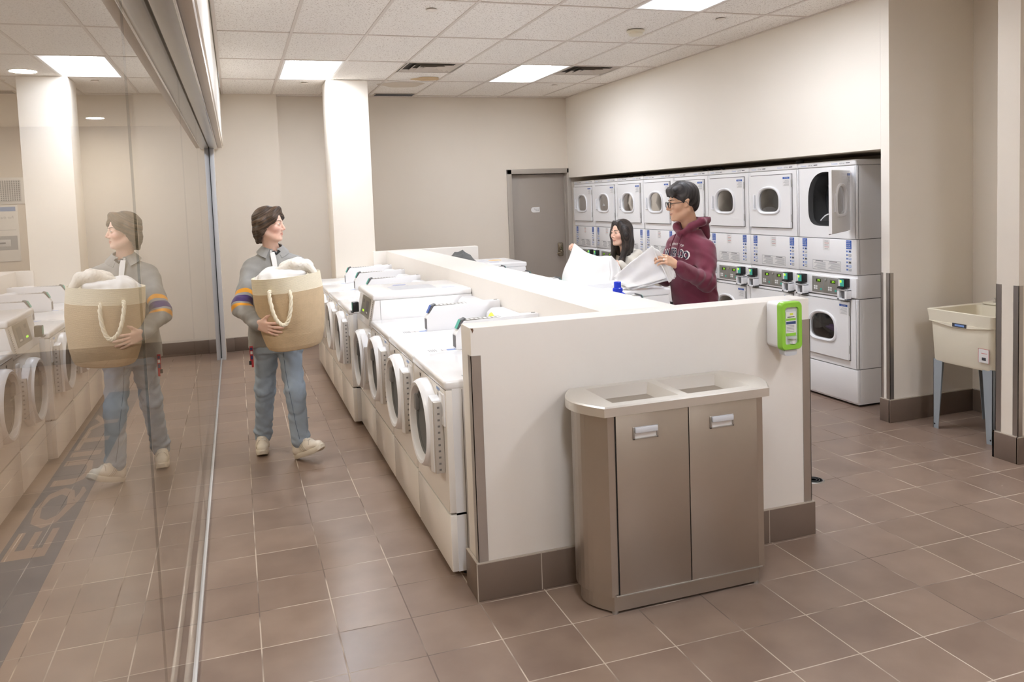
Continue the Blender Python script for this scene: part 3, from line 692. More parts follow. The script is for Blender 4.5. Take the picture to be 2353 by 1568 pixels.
# ================================================================== STACKED DRYERS (front faces local -x)
DW, DD = .682, .76
def dryer_stack(label, n0, open_=False):
    t = thing('stacked_dryer', label, 'dryer', group='stacked coin dryers along the right wall'); x0 = -DD / 2; hw = DW / 2
    def wall3(m, z0, z1, mt=ENAMEL):
        m.box((x0 + .02, -hw + .002, z0), (DD / 2, -hw + .016, z1), mt); m.box((x0 + .02, hw - .016, z0), (DD / 2, hw - .002, z1), mt); m.box((DD / 2 - .012, -hw + .002, z0), (DD / 2, hw - .002, z1), mt)
        m.box((x0, -hw + .002, z0), (x0 + .03, -hw + .02, z1), mt, .006); m.box((x0, hw - .02, z0), (x0 + .03, hw - .002, z1), mt, .006)
    def unit(z0, z1, zw, nm, opened=False):
        big = outline(.215, .24, .20, 48, (0, zw - .01)) if opened else outline(.155, .12, .11, 48, (.03, zw))
        m = MB(); wall3(m, z0, z1); hole_panel(m, x0, -hw + .01, hw - .01, z0, z1, big, ENAMEL)
        m.box((x0 + .02, -hw + .004, z1 - .014), (DD / 2, hw - .004, z1), ENAMEL)
        cab = m.obj(nm + '_cabinet', t)
        m = MB(); loft(m, [[(x0 + d_, p[0], p[1]) for p in outline(a, b, c, 48, (0 if opened else .03 if a < .2 else 0, zw - .01 if opened else zw))] for a, b, c, d_ in (((.215, .24, .20, 0), (.214, .239, .199, .05), (.262, .262, .24, .09), (.262, .262, .24, .45), (.05, .05, .05, .46)) if opened else ((.155, .12, .11, 0), (.155, .12, .11, .05), (.24, .2, .17, .08), (.24, .2, .17, .45), (.05, .05, .05, .46)))], DRUMD)
        if opened:
            for zz, k in ((-.12, 1), (-.2, -1)):
                m.grid(lambda u, v: (x0 + .10 + .3 * u, k * (.02 + .17 * v), zw + zz + .03 * math.sin(3.1 * v) - .05 * v), 6, 6, PLASTW, thick=.01)
            m.lathe([(.23, .0), (.25, .01), (.25, .03), (.23, .04)], (x0 + .2, 0, zw), (1, 0, 0), DRUM, 40, close=True)
        m.obj('drum', cab)
        # door
        a0, a1, b0, b1 = -.265, .309, zw - .234, zw + .228
        hingepivot = (x0, a0)
        m = MB(); ol = outline(.141, .108, .096, 48, (.03, zw)); th = .022
        hole_panel(m, x0 - th, a0, a1, b0, b1, ol, ENAMEL, th - .001)
        m.box((x0 - .003, a0 - .006, b0 - .006), (x0 - .0005, a1 + .006, b0), SEAM); m.box((x0 - .003, a0 - .006, b1), (x0 - .0005, a1 + .006, b1 + .006), SEAM) if not opened else None
        if not opened: m.box((x0 - .003, a0 - .006, b0), (x0 - .0005, a0, b1), SEAM); m.box((x0 - .003, a1, b0), (x0 - .0005, a1 + .006, b1), SEAM)
        ms = [(nm + '_door', m)]
        m = MB(); loft(m, [[(x0 - d_, p[0], p[1]) for p in outline(a, b, c, 48, (.03, zw))] for a, b, c, d_ in ((.169, .132, .120, th), (.167, .130, .118, th + .010), (.158, .122, .110, th + .013), (.146, .112, .100, th + .007), (.140, .107, .095, th - .010))], PLASTW); ms.append(('window_ring', m))
        m = MB(); loft(m, [[(x0 - d_, p[0], p[1]) for p in outline(a, b, c, 48, (.03, zw))] for a, b, c, d_ in ((.141, .108, .096, .016), (.07, .055, .05, .021), (.001, .001, .001, .022))], DGLASS); ms.append(('window_glass', m))
        m = MB(); m.box((x0 - .034, .235, zw - .07), (x0 - th, .250, zw + .06), PLASTW, .004); m.box((x0 - .027, .222, zw - .07), (x0 - th, .236, zw + .055), PLASTG, .003); m.box((x0 - .036, .215, zw - .078), (x0 - th, .254, zw - .068), PLASTW, .003); ms.append(('handle', m))
        ms_h = MB(); m2_ = MB()
        for q, m in ((-1, ms_h), (1, m2_)): m.box((x0 - .012, a0 - .0045, zw + q * .150 - .032), (x0 + .0, a0 + .001, zw + q * .150 + .032), ALU, .001)
        ms.append(('hinge', ms_h)); ms.append(('hinge', m2_))
        m = MB(); xx = x0 - th - .0008; ny = -.215
        m.box((xx, ny - .045, zw + .125), (x0 - th, ny + .045, zw + .205), LABELW); m.box((xx - .0004, ny - .045, zw + .19), (xx, ny + .045, zw + .207), BLUE)
        m.text('NOTICE', .010, (xx - .0006, ny, zw + .1985), (0, -1, 0), (0, 0, 1), LABELW, .05)
        for q in range(6): m.box((xx - .0004, ny - .04, zw + .132 + q * .009), (xx, ny + .035 - .01 * (q % 3), zw + .1345 + q * .009), LABELG)
        ms.append(('notice_label', m))
        door = None
        for nm_, mb in ms:
            if opened:   # swing 100 degrees about the hinge edge
                an = math.radians(-126); V = []
                for p in mb.v:
                    dx, dy = p[0] - (x0 - .01), p[1] - (a0 - .006)
                    V.append((x0 - .01 + dx * math.cos(an) + dy * math.sin(an), a0 - .006 - dx * math.sin(an) + dy * math.cos(an), p[2]))
                mb.v = V
            o = mb.obj(nm_, t if door is None else door)
            if door is None: door = o
        return cab
    m = MB(); m.box((x0 + .05, -hw + .03, .0), (DD / 2 - .03, hw - .03, .02), BLACK); m.box((x0 + .012, -hw + .003, .018), (DD / 2, hw - .003, .045), ENAMEL)
    m.box((x0, -hw + .002, .03), (x0 + .03, hw - .002, .296), ENAMEL, .006); m.box((x0 + .03, -hw + .003, .045), (DD / 2, hw - .003, .296), ENAMEL)
    m.obj('kick_panel', t)
    unit(.302, .852, .60, 'lower')
    # control housing
    m = MB(); m.box((x0 + .01, -hw + .003, .856), (DD / 2, hw - .003, 1.040), ENAMEL, .004); m.box((x0 - .006, -hw + .002, .862), (x0 + .03, hw - .002, 1.018), ENAMEL, .008)
    m.box((x0 + .24, -hw + .0022, .862), (x0 + .243, -hw + .003, 1.03), SEAM); ch = m.obj('control_housing', t)
    m = MB(); xx = x0 - .0065; m.box((xx - .002, -.165, .875), (xx, .165, 1.005), PANELG, .001)
    for c in (-.085, .085):
        m.box((xx - .003, c - .058, .885), (xx - .002, c + .058, .998), LABELG); m.box((xx - .0035, c - .054, .889), (xx - .003, c + .054, .994), PANELG)
        m.box((xx - .0055, c - .028, .960), (xx - .0035, c + .028, .985), LEDBG, .001); m.text('275', .015, (xx - .0058, c - .004, .9725), (0, -1, 0), (0, 0, 1), LED, .03)
        for q in range(4): m.box((xx - .0055, c + .014 + (q % 2) * .024, .897 + (q // 2) * .018), (xx - .0035, c + .032 + (q % 2) * .024, .911 + (q // 2) * .018), LABELW, .002)
        m.box((xx - .0045, c - .04, .895), (xx - .0035, c - .02, .911), TEAL)
    m.cyl((xx - .008, 0, .985), (xx, 0, .985), .010, CHROME, 14)
    m.obj('control_panel', ch)
    for c, nm in ((-.235, 'R'), (.265, 'L')):
        m = MB(); m.box((x0 - .06, c - .036, .945), (x0 - .006, c + .036, 1.015), BLACK, .004); m.box((x0 - .0615, c - .012, .955), (x0 - .06, c + .03, 1.008), LABELW); m.box((x0 - .0618, c - .031, .955), (x0 - .06, c + .010, 1.009), TEAL)
        m.box((x0 - .0625, c - .006, .985), (x0 - .0615, c + .012, 1.003), LED); m.box((x0 - .072, c - .034, .936), (x0 - .03, c + .034, .95), BLACK, .003); m.obj('card_reader', ch)
        m = MB(); m.box((x0 - .055, c - .052, .845), (x0 - .006, c - .030, .928), PLASTW, .002); m.box((x0 - .055, c + .030, .845), (x0 - .006, c + .052, .928), PLASTW, .002); m.box((x0 - .055, c - .052, .845), (x0 - .006, c + .052, .858), PLASTW, .002); m.box((x0 - .055, c - .052, .918), (x0 - .006, c + .052, .93), PLASTW, .002); m.box((x0 - .05, c - .03, .858), (x0 - .006, c + .004, .918), DGREY); m.obj('coin_box', ch)
    # sticker panel
    m = MB(); m.box((x0, -hw + .002, 1.044), (x0 + .03, hw - .002, 1.322), ENAMEL, .006); m.box((x0 + .02, -hw + .003, 1.044), (DD / 2, hw - .003, 1.322), ENAMEL)
    m.box((x0 + .03, -hw + .0022, 1.05), (x0 + .033, -hw + .003, 1.32), SEAM)
    sp = m.obj('sticker_panel', t)
    for c in (-.255, .262):
        m = MB(); xx = x0 - .0006; m.box((xx, c - .029, 1.245), (x0, c + .029, 1.315), BLUE)
        for q, tx in enumerate(('PAY', 'WITH', 'YOUR', 'PHONE')): m.text(tx, .011, (xx - .0003, c + .004, 1.305 - q * .0155), (0, -1, 0), (0, 0, 1), LABELW, .018 + .006 * len(tx))
        for q in range(6):
            z = 1.228 - q * .029; m.box((xx, c + .014, z - .007), (x0, c + .026, z + .007), BLUE); m.box((xx, c - .026, z - .010), (x0, c + .004, z + .009), LABELG if q % 2 else PALEBLUE); m.box((xx - .0002, c - .022, z - .004), (xx, c - .002, z + .005), LABELW if q % 3 else PRINTD)
        m.obj('payment_sticker', sp)
    m = MB(); xx = x0 - .0006; m.box((xx, -.04, 1.225), (x0, .04, 1.315), LABELW)
    for q in range(5): m.box((xx - .0003, -.02 - .01 * (q % 2), 1.235 + q * .016), (xx, .02, 1.239 + q * .016), PRINTR if q % 2 else LABELG)
    m.obj('paper_slip', sp)
    m = MB(); m.box((xx, -.165, 1.062), (x0, .165, 1.142), LABELG); m.box((xx - .0003, -.162, 1.065), (xx, .162, 1.139), LABELW)
    for s in (-.155, .01):
        for q in range(7): m.box((xx - .0006, s, 1.070 + q * .0085), (xx - .0003, s + .10 + .012 * ((q * 7) % 4), 1.0735 + q * .0085), LABELG)
        m.box((xx - .0006, s + .03, 1.131), (xx - .0003, s + .12, 1.136), PRINTD)
    m.obj('instruction_plate', sp)
    unit(1.326, 1.898, 1.632, 'upper', open_)
    m = MB(); m.box((x0 - .006, -hw + .001, 1.899), (DD / 2, hw - .001, 1.945), ENAMEL, .012, 3); lid = m.obj('top_lid', t)
    xx = x0 - .0066
    for c, k in ((.21, 0), (-.16, 1)):
        m = MB(); m.text('Coinamatic', .012, (xx, c + .05, 1.921), (0, -1, 0), (0, 0, 1), PALEBLUE, .07); m.text('625 %d' % (n0 + k), .012, (xx, c - .035, 1.921), (0, -1, 0), (0, 0, 1), PRINTD, .055); m.box((xx - .0004, c - .12, 1.918), (xx, c - .075, 1.924), PRINTD)
        m.obj('number_label', lid)
    return t
DLX = 4.54 + DD / 2
LB = ['nearest stacked dryer, its upper door standing open, beside the pier', 'second stacked dryer from the pier, something yellow behind its upper window', 'third stacked dryer from the pier, right behind the back of the person in maroon', 'fourth stacked dryer from the pier, mostly hidden by the person in maroon', 'fifth stacked dryer from the pier, between the two people folding cloth', 'third stacked dryer from the grey door, directly behind the person in the light hoodie', 'second stacked dryer from the grey door, left of the long-haired person', 'farthest stacked dryer, directly beside the grey door frame']
for k in range(8):
    s = dryer_stack(LB[k], 562 - 2 * k, k == 0); s.location = (DLX, 5.045 + .684 * k + DW / 2, 0)
# laundry visible inside dryers
def heap(name, label, c, r, mt, seed=1, cat='laundry', group=None):
    rnd = random.Random(seed); m = MB(); ph = [rnd.uniform(0, 6) for _ in range(6)]; n = 28; V = []; F = []
    for j in range(n // 2 + 1):
        th = math.pi * j / (n // 2)
        for i in range(n):
            a = 2 * math.pi * i / n; k = 1 + .16 * math.sin(3 * a + ph[0] + 2 * th) + .1 * math.sin(5 * th + ph[1] + a) + .07 * math.sin(7 * a + ph[2])
            V.append((c[0] + r[0] * k * math.sin(th) * math.cos(a), c[1] + r[1] * k * math.sin(th) * math.sin(a), c[2] + r[2] * k * math.cos(th)))
    for j in range(n // 2):
        for i in range(n): F.append((j * n + i, (j + 1) * n + i, (j + 1) * n + (i + 1) % n, j * n + (i + 1) % n))
    m.add(V, F, mt, True); o = m.obj(name); tag(o, label, cat)
    if group: o['group'] = group
    return o
yd = lambda k: 5.045 + .684 * k + DW / 2
heap('laundry', 'yellow cloth inside the upper drum of the second dryer from the pier', (4.68, yd(1) - .10, 1.56), (.05, .04, .06), mat('yellow_cloth', (226, 180, 70), .8), 3)
heap('laundry', 'dark clothes inside the lower drum of the nearest dryer', (4.70, yd(0) - .0, .535), (.08, .16, .05), mat('dark_cloth', (50, 46, 50), .8), 4)
heap('laundry', 'purple striped garment behind the lower window of the nearest dryer', (4.60, yd(0) - .03, .585), (.015, .11, .022), mat('purple_cloth', (150, 110, 180), .8), 5)
heap('laundry', 'white laundry inside the upper drum of the dryer beside the grey door', (4.68, yd(7) - .09, 1.57), (.06, .07, .06), CLOTHW, 6)
heap('laundry', 'white laundry inside the upper drum of the fifth dryer from the pier', (4.68, yd(4) - .08, 1.58), (.06, .08, .07), CLOTHW, 7)
heap('laundry', 'blue-grey laundry filling the upper drum of the third dryer from the pier', (4.68, yd(2), 1.62), (.06, .14, .09), mat('navy_cloth', (72, 84, 116), .8), 8)
# ================================================================== STEEL RECYCLING BIN
def binstation():
    x0, x1, yf, yb = 1.375, 2.125, 2.925, 3.262; L_ = x1 - x0
    t = thing('recycling_bin', 'large brushed-steel double waste bin standing against the front of the low partition', 'bin', ((x0 + x1) / 2, (yf + yb) / 2, 0))
    h = L_ / 2; d = (yb - yf) / 2; bul = .085
    def plan(k=0.0, n=14, off=0.0):
        # flat front and back, ends bulging outwards from front corner to back corner
        P = []
        for i in range(n + 1):
            u = i / n; P.append((h + k + bul * math.sin(math.pi * u) * 0.9 - .0, -d - k + (2 * d + 2 * k) * u))
        for i in range(n + 1):
            u = i / n; P.append((-h - k - bul * math.sin(math.pi * u) * 0.9, d + k - (2 * d + 2 * k) * u))
        return P
    m = MB(); P = plan(-.004); m.prism(P, 'Z', .085, .845, STEEL)
    m.obj('cabinet', t, sharp=30)
    m = MB(); m.prism(plan(-.022), 'Z', .012, .086, STEEL); m.obj('plinth', t)
    for sx in (-1, 1):
        for sy in (-1, 1):
            m = MB(); m.cyl((sx * (h - .03), sy * (d - .035), 0), (sx * (h - .03), sy * (d - .035), .014), .014, ALU, 14); m.obj('foot', t)
    for k, s in enumerate((-1, 1)):
        a, b = (-h + .038, -.002) if s < 0 else (.002, h - .038)
        m = MB(); m.box((a, -d - .004, .092), (b, -d + .001, .842), STEEL, .0015); dr = m.obj('door', t)
        m = MB(); m.box((a - .003, -d + .0015, .088), (b + .003, -d + .0035, .845), BLACK); m.obj('door_gap', dr)
        c = (a + b) / 2 - .035 if s < 0 else (a + b) / 2 - .01
        m = MB(); y = -d - .004; z = .762
        m.box((c - .058, y - .006, z - .026), (c + .058, y - .0005, z - .020), ALU, .001); m.box((c - .058, y - .006, z - .026), (c - .050, y - .0005, z + .026), ALU, .001); m.box((c + .050, y - .006, z - .026), (c + .058, y - .0005, z + .026), ALU, .001)
        m.box((c - .052, y - .016, z + .002), (c + .052, y - .0005, z + .026), PLASTG, .004); m.box((c - .052, y - .002, z - .022), (c + .052, y - .0004, z + .004), LABELW); m.obj('pull_handle', dr)
    m = MB(); m.box((-h + .02, -d - .006, .086), (h - .02, -d - .001, .092), ALU, .001); m.obj('sill_strip', t)
    # lid with two chutes
    zt, zb = .888, .846; top = plan(.016); m = MB(); n = len(top)
    loft(m, [[(p[0], p[1], zb) for p in plan(.018)], [(p[0], p[1], zt - .006) for p in plan(.018)], [(p[0], p[1], zt) for p in plan(.012)]], STEELL)
    ops = [(-h + .045, -.022), (.022, h - .045)]; y0, y1 = -d + .035, d - .03
    m.add([(h - .045 + 0, y, zt) for y in ()], [], STEELL)
    o = plan(.012)
    right = [(p[0], p[1], zt) for p in o[:n // 2]]; left = [(p[0], p[1], zt) for p in o[n // 2:]]
    fr, bk = -d - .012, d + .012
    m.add([(h - .045, fr, zt)] + right + [(h - .045, bk, zt)], [tuple(range(len(right) + 2))], STEELL)
    m.add([(-h + .045, bk, zt)] + left + [(-h + .045, fr, zt)], [tuple(range(len(left) + 2))], STEELL)
    for a, b, c, e in ((-h + .045, h - .045, fr, y0), (-h + .045, h - .045, y1, bk), (-.022, .022, y0, y1)): m.add([(a, c, zt), (b, c, zt), (b, e, zt), (a, e, zt)], [(0, 1, 2, 3)], STEELL)
    m.obj('lid', t, sharp=30)
    for a, b in ops:
        m = MB(); dp = .10
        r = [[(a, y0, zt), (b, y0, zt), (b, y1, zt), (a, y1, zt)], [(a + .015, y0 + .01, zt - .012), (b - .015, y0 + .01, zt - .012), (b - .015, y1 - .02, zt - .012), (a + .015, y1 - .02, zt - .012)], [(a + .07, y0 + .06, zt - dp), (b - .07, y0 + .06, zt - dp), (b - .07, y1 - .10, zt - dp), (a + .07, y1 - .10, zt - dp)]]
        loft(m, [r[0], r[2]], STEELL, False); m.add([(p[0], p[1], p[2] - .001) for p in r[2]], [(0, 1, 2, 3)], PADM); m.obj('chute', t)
    return t
binstation()
# ================================================================== SOAP DISPENSER
t = thing('soap_dispenser', 'white and lime-green soap dispenser on the right end of the low partition', 'soap dispenser', (2.46, 3.284, 1.09))
m = MB(); m.box((-.058, -.115, -.108), (.058, 0, .112), PLASTW, .02, 4); m.obj('body', t)
m = MB(); P = rrect(.060, .115, .022, 9); pin = rrect(.037, .088, .014, 9)
loft(m, [[(p[0], -.095, p[1]) for p in P], [(p[0], -.118, p[1]) for p in P], [(p[0] * .93, -.127, p[1] * .96) for p in P], [(p[0] * 1.02, -.127, p[1] * 1.02) for p in pin], [(p[0], -.116, p[1]) for p in pin]], GREEN); m.obj('green_frame', t)
m = MB(); m.add([(p[0], -.1165, p[1]) for p in pin], [tuple(range(40))[::-1]], PLASTG)
m.box((-.029, -.119, -.035), (.029, -.1166, .066), LABELW); m.box((-.027, -.1194, .025), (.027, -.119, .036), GREEN); m.box((-.027, -.1194, .008), (.027, -.119, .021), mat('label_navy', (56, 72, 120), .4)); m.box((-.027, -.1194, -.048), (.027, -.1166, -.034), GREEN)
for q in range(5): m.box((-.025, -.1194, -.028 + q * .007), (.018, -.119, -.0255 + q * .007), LABELG)
m.box((-.02, -.1194, .04), (.02, -.119, .044), PRINTD); m.box((-.006, -.1194, .05), (.012, -.119, .06), YELLOWT)
m.cyl((.008, -.119, -.085), (.008, -.119, -.062), .014, LABELW, 16); m.cyl((.004, -.118, -.060), (.004, -.118, -.052), .024, PLASTG, 18); m.obj('window_cartridge', t)
m = MB(); loft(m, [[(p[0], -.115, p[1] - .122) for p in outline(.036, .01, .022, 24)], [(p[0], -.075, p[1] - .122) for p in outline(.036, .01, .022, 24)]], PLASTG, caps=True); m.obj('push_lever', t)
# ================================================================== UTILITY SINK
t = thing('utility_sink', 'cream plastic utility sink on tapered grey legs in the alcove', 'sink', (4.885, 4.17, 0))
def rr(x0, x1, y0, y1, z, r, n=5):
    P = []
    for cx, cy, a0 in ((x1 - r, y1 - r, 0), (x0 + r, y1 - r, 90), (x0 + r, y0 + r, 180), (x1 - r, y0 + r, 270)):
        for i in range(n + 1): a = math.radians(a0 + 90 * i / n); P.append((cx + r * math.cos(a), cy + r * math.sin(a), z))
    return P
m = MB(); X0, X1, Yn, Yf = -.285, .275, -.255, .255
rings = [rr(X0 + .035, X1 - .02, Yn + .02, Yf - .02, .485, .03), rr(X0 + .028, X1 - .015, Yn + .015, Yf - .015, .50, .035), rr(X0 + .012, X1 - .008, Yn + .008, Yf - .008, .772, .03), rr(X0 + .002, X1, Yn - .004, Yf + .004, .776, .025), rr(X0 - .008, X1, Yn - .012, Yf + .012, .856, .025),
         rr(X0 + .002, X1 - .01, Yn - .002, Yf + .002, .860, .025), rr(X0 + .012, X1 - .10, Yn + .01, Yf - .01, .852, .035), rr(X0 + .05, X1 - .13, Yn + .04, Yf - .04, .53, .05)]
loft(m, rings, CREAM); m.f.append(tuple(range(len(rings[0]) - 1, -1, -1))); m.m.append(0); m.sm.append(False)
k = 7 * len(rings[0]); m.f.append(tuple(k + i for i in range(len(rings[0])))); m.m.append(0); m.sm.append(False)
m.box((X1 - .10, Yn + .04, .855), (X1 - .005, Yf - .04, .875), CREAM, .008)
m.obj('tub', t, sharp=35)
m = MB(); m.prism([(Yn + .005, .776), (Yf - .005, .776), (.06, .752), (-.06, .752)], 'X', X0 - .001, X0 + .012, CREAM); m.obj('front_apron', t)
m = MB(); m.box((X0 - .0045, -.065, .757), (X0 - .0005, .045, .782), PRINTD); m.box((X0 - .005, -.05, .763), (X0 - .0045, .025, .776), PALEBLUE); m.obj('maker_plate', t)
m = MB(); x = X0 + .012; m.box((x - .0012, -.225, .545), (x + .004, -.15, .635), LABELW); m.box((x - .0016, -.228, .542), (x - .0012, -.225, .638), PRINTR); m.box((x - .0016, -.15, .542), (x - .0012, -.147, .638), PRINTR); m.box((x - .0016, -.228, .635), (x - .0012, -.147, .638), PRINTR)
m.box((x - .0016, -.205, .56), (x - .0012, -.175, .58), PRINTD); m.box((x - .0016, -.215, .605), (x - .0012, -.17, .609), PRINTR); m.obj('barcode_sticker', t)
for sx in (0, 1):
    for sy in (-1, 1):
        m = MB(); xo = X0 + .032 if sx == 0 else X1 - .02; yo = sy * .225; dx = 1 if sx == 0 else -1
        V = [(xo, yo + sy * .012, .50), (xo, yo - sy * .065, .50), (xo + dx * .0, yo - sy * .03, .0), (xo, yo + sy * .012, .0)]
        m.add(V + [(p[0] + dx * .003, p[1], p[2]) for p in V], [(0, 1, 2, 3), (7, 6, 5, 4), (0, 4, 5, 1), (1, 5, 6, 2), (2, 6, 7, 3), (3, 7, 4, 0)], SINKLEG)
        V = [(xo, yo + sy * .012, .50), (xo + dx * .10, yo + sy * .012, .50), (xo + dx * .045, yo + sy * .012, 0), (xo, yo + sy * .012, 0)]
        m.add(V + [(p[0], p[1] - sy * .003, p[2]) for p in V], [(0, 1, 2, 3), (7, 6, 5, 4), (0, 4, 5, 1), (1, 5, 6, 2), (2, 6, 7, 3), (3, 7, 4, 0)], SINKLEG)
        m.cyl((xo - dx * .0015, yo, .03), (xo - dx * .0003, yo, .03), .006, BLACK, 12); m.obj('leg', t)
m = MB(); m.tube([(X1 - .05, .03, .873), (X1 - .05, .03, .96), (X1 - .07, .03, 1.0), (X1 - .13, .03, 1.01), (X1 - .16, .03, .985)], .011, CHROME); m.lathe([(.016, 0), (.016, .03), (.012, .035)], (X1 - .16, .03, .955), (0, 0, 1), CHROME, 18)
m.cyl((X1 - .05, -.07, .873), (X1 - .05, -.07, .90), .014, CHROME, 14); m.cyl((X1 - .05, .13, .873), (X1 - .05, .13, .90), .014, CHROME, 14); m.box((X1 - .09, -.078, .90), (X1 - .04, -.062, .908), CHROME, .003); m.box((X1 - .09, .122, .90), (X1 - .04, .138, .908), CHROME, .003); m.box((X1 - .075, -.09, .872), (X1 - .025, .15, .878), CHROME, .003); m.obj('faucet', t)
m = MB(); m.tube([(.08, -.05, .49), (.08, -.05, .30), (.08, -.03, .24), (.12, 0, .22), (.16, .02, .26), (.25, .02, .32), (.36, .02, .32)], .022, BLACK); m.obj('drain_trap', t)
# ================================================================== SMALL THINGS
t = thing('detergent_bottle', 'bright blue detergent bottle on a washer behind the long partition', 'bottle', (2.215, 4.50, WH))
m = MB(); loft(m, [[(p[0], p[1], p[2]) for p in rr(-a, a, -b, b, z, r)] for a, b, z, r in ((.055, .085, 0, .03), (.06, .09, .01, .035), (.06, .09, .165, .035), (.054, .080, .188, .035), (.030, .036, .210, .025), (.022, .022, .215, .02))], BLUEB, caps=True); m.obj('bottle_body', t)
m = MB(); m.lathe([(.022, 0), (.030, .002), (.030, .022), (.026, .026), (.0225, .028), (.0215, .062), (.019, .064), (.0, .064)], (0, 0, .213), (0, 0, 1), BLUEB, 28)
for q in range(22): a = 2 * math.pi * q / 22; m.box((.0292 * math.cos(a) - .001, .0292 * math.sin(a) - .001, .217), (.0302 * math.cos(a) + .001, .0302 * math.sin(a) + .001, .234), BLUEB)
m.obj('cap', t)
m = MB()
def bagf(u, v):
    x = (u - .5) * .24; y = (v - .5) * .42; z = .012 + .10 * max(0, math.sin(math.pi * u)) ** .6 * max(0, math.sin(math.pi * v)) ** .7 * (1 + .30 * abs(math.sin(6 * v + 2 * u)) - .2 * abs(math.sin(9 * u - 4 * v))); return (x, y, z)
m.grid(bagf, 20, 28, BAGM, thick=.004); o = m.obj('fabric_bag', loc=(2.13, 7.84, 1.105)); tag(o, 'crumpled charcoal fabric on top of the far tall washer, beyond the long partition', 'bag')
m = MB(); m.lathe([(0, .004), (.03, .006), (.05, .003), (.055, 0)], (2.52, 7.95, 1.1055), (0, 0, 1), mat('rust_stain', (216, 178, 128), .8, var=.2, vscale=40), 20, sy=1.3); o = m.obj('crumpled_wrapper'); tag(o, 'small tan crumpled scrap on the far tall washer lid', 'scrap')
# conduits and clutter in the gap above the dryers
m = MB()
for y0_, y1_ in ((8.9, 9.5), (7.2, 7.6)): m.tube([(4.8, y0_ + (y1_ - y0_) * i / 8, 1.955 + .02 * abs(math.sin(i * 1.3))) for i in range(9)], .010, BLACK)
o = m.obj('hose'); tag(o, 'black hose lying on top of the stacked dryers', 'hose')
m = MB(); m.lathe([(0, .03), (.03, .027), (.035, .01), (.03, 0)], (4.62, 5.80, 1.945), (0, 0, 1), BLACK, 20); o = m.obj('rubber_cap'); tag(o, 'small black round cap on top of the dryers near the open door', 'cap')
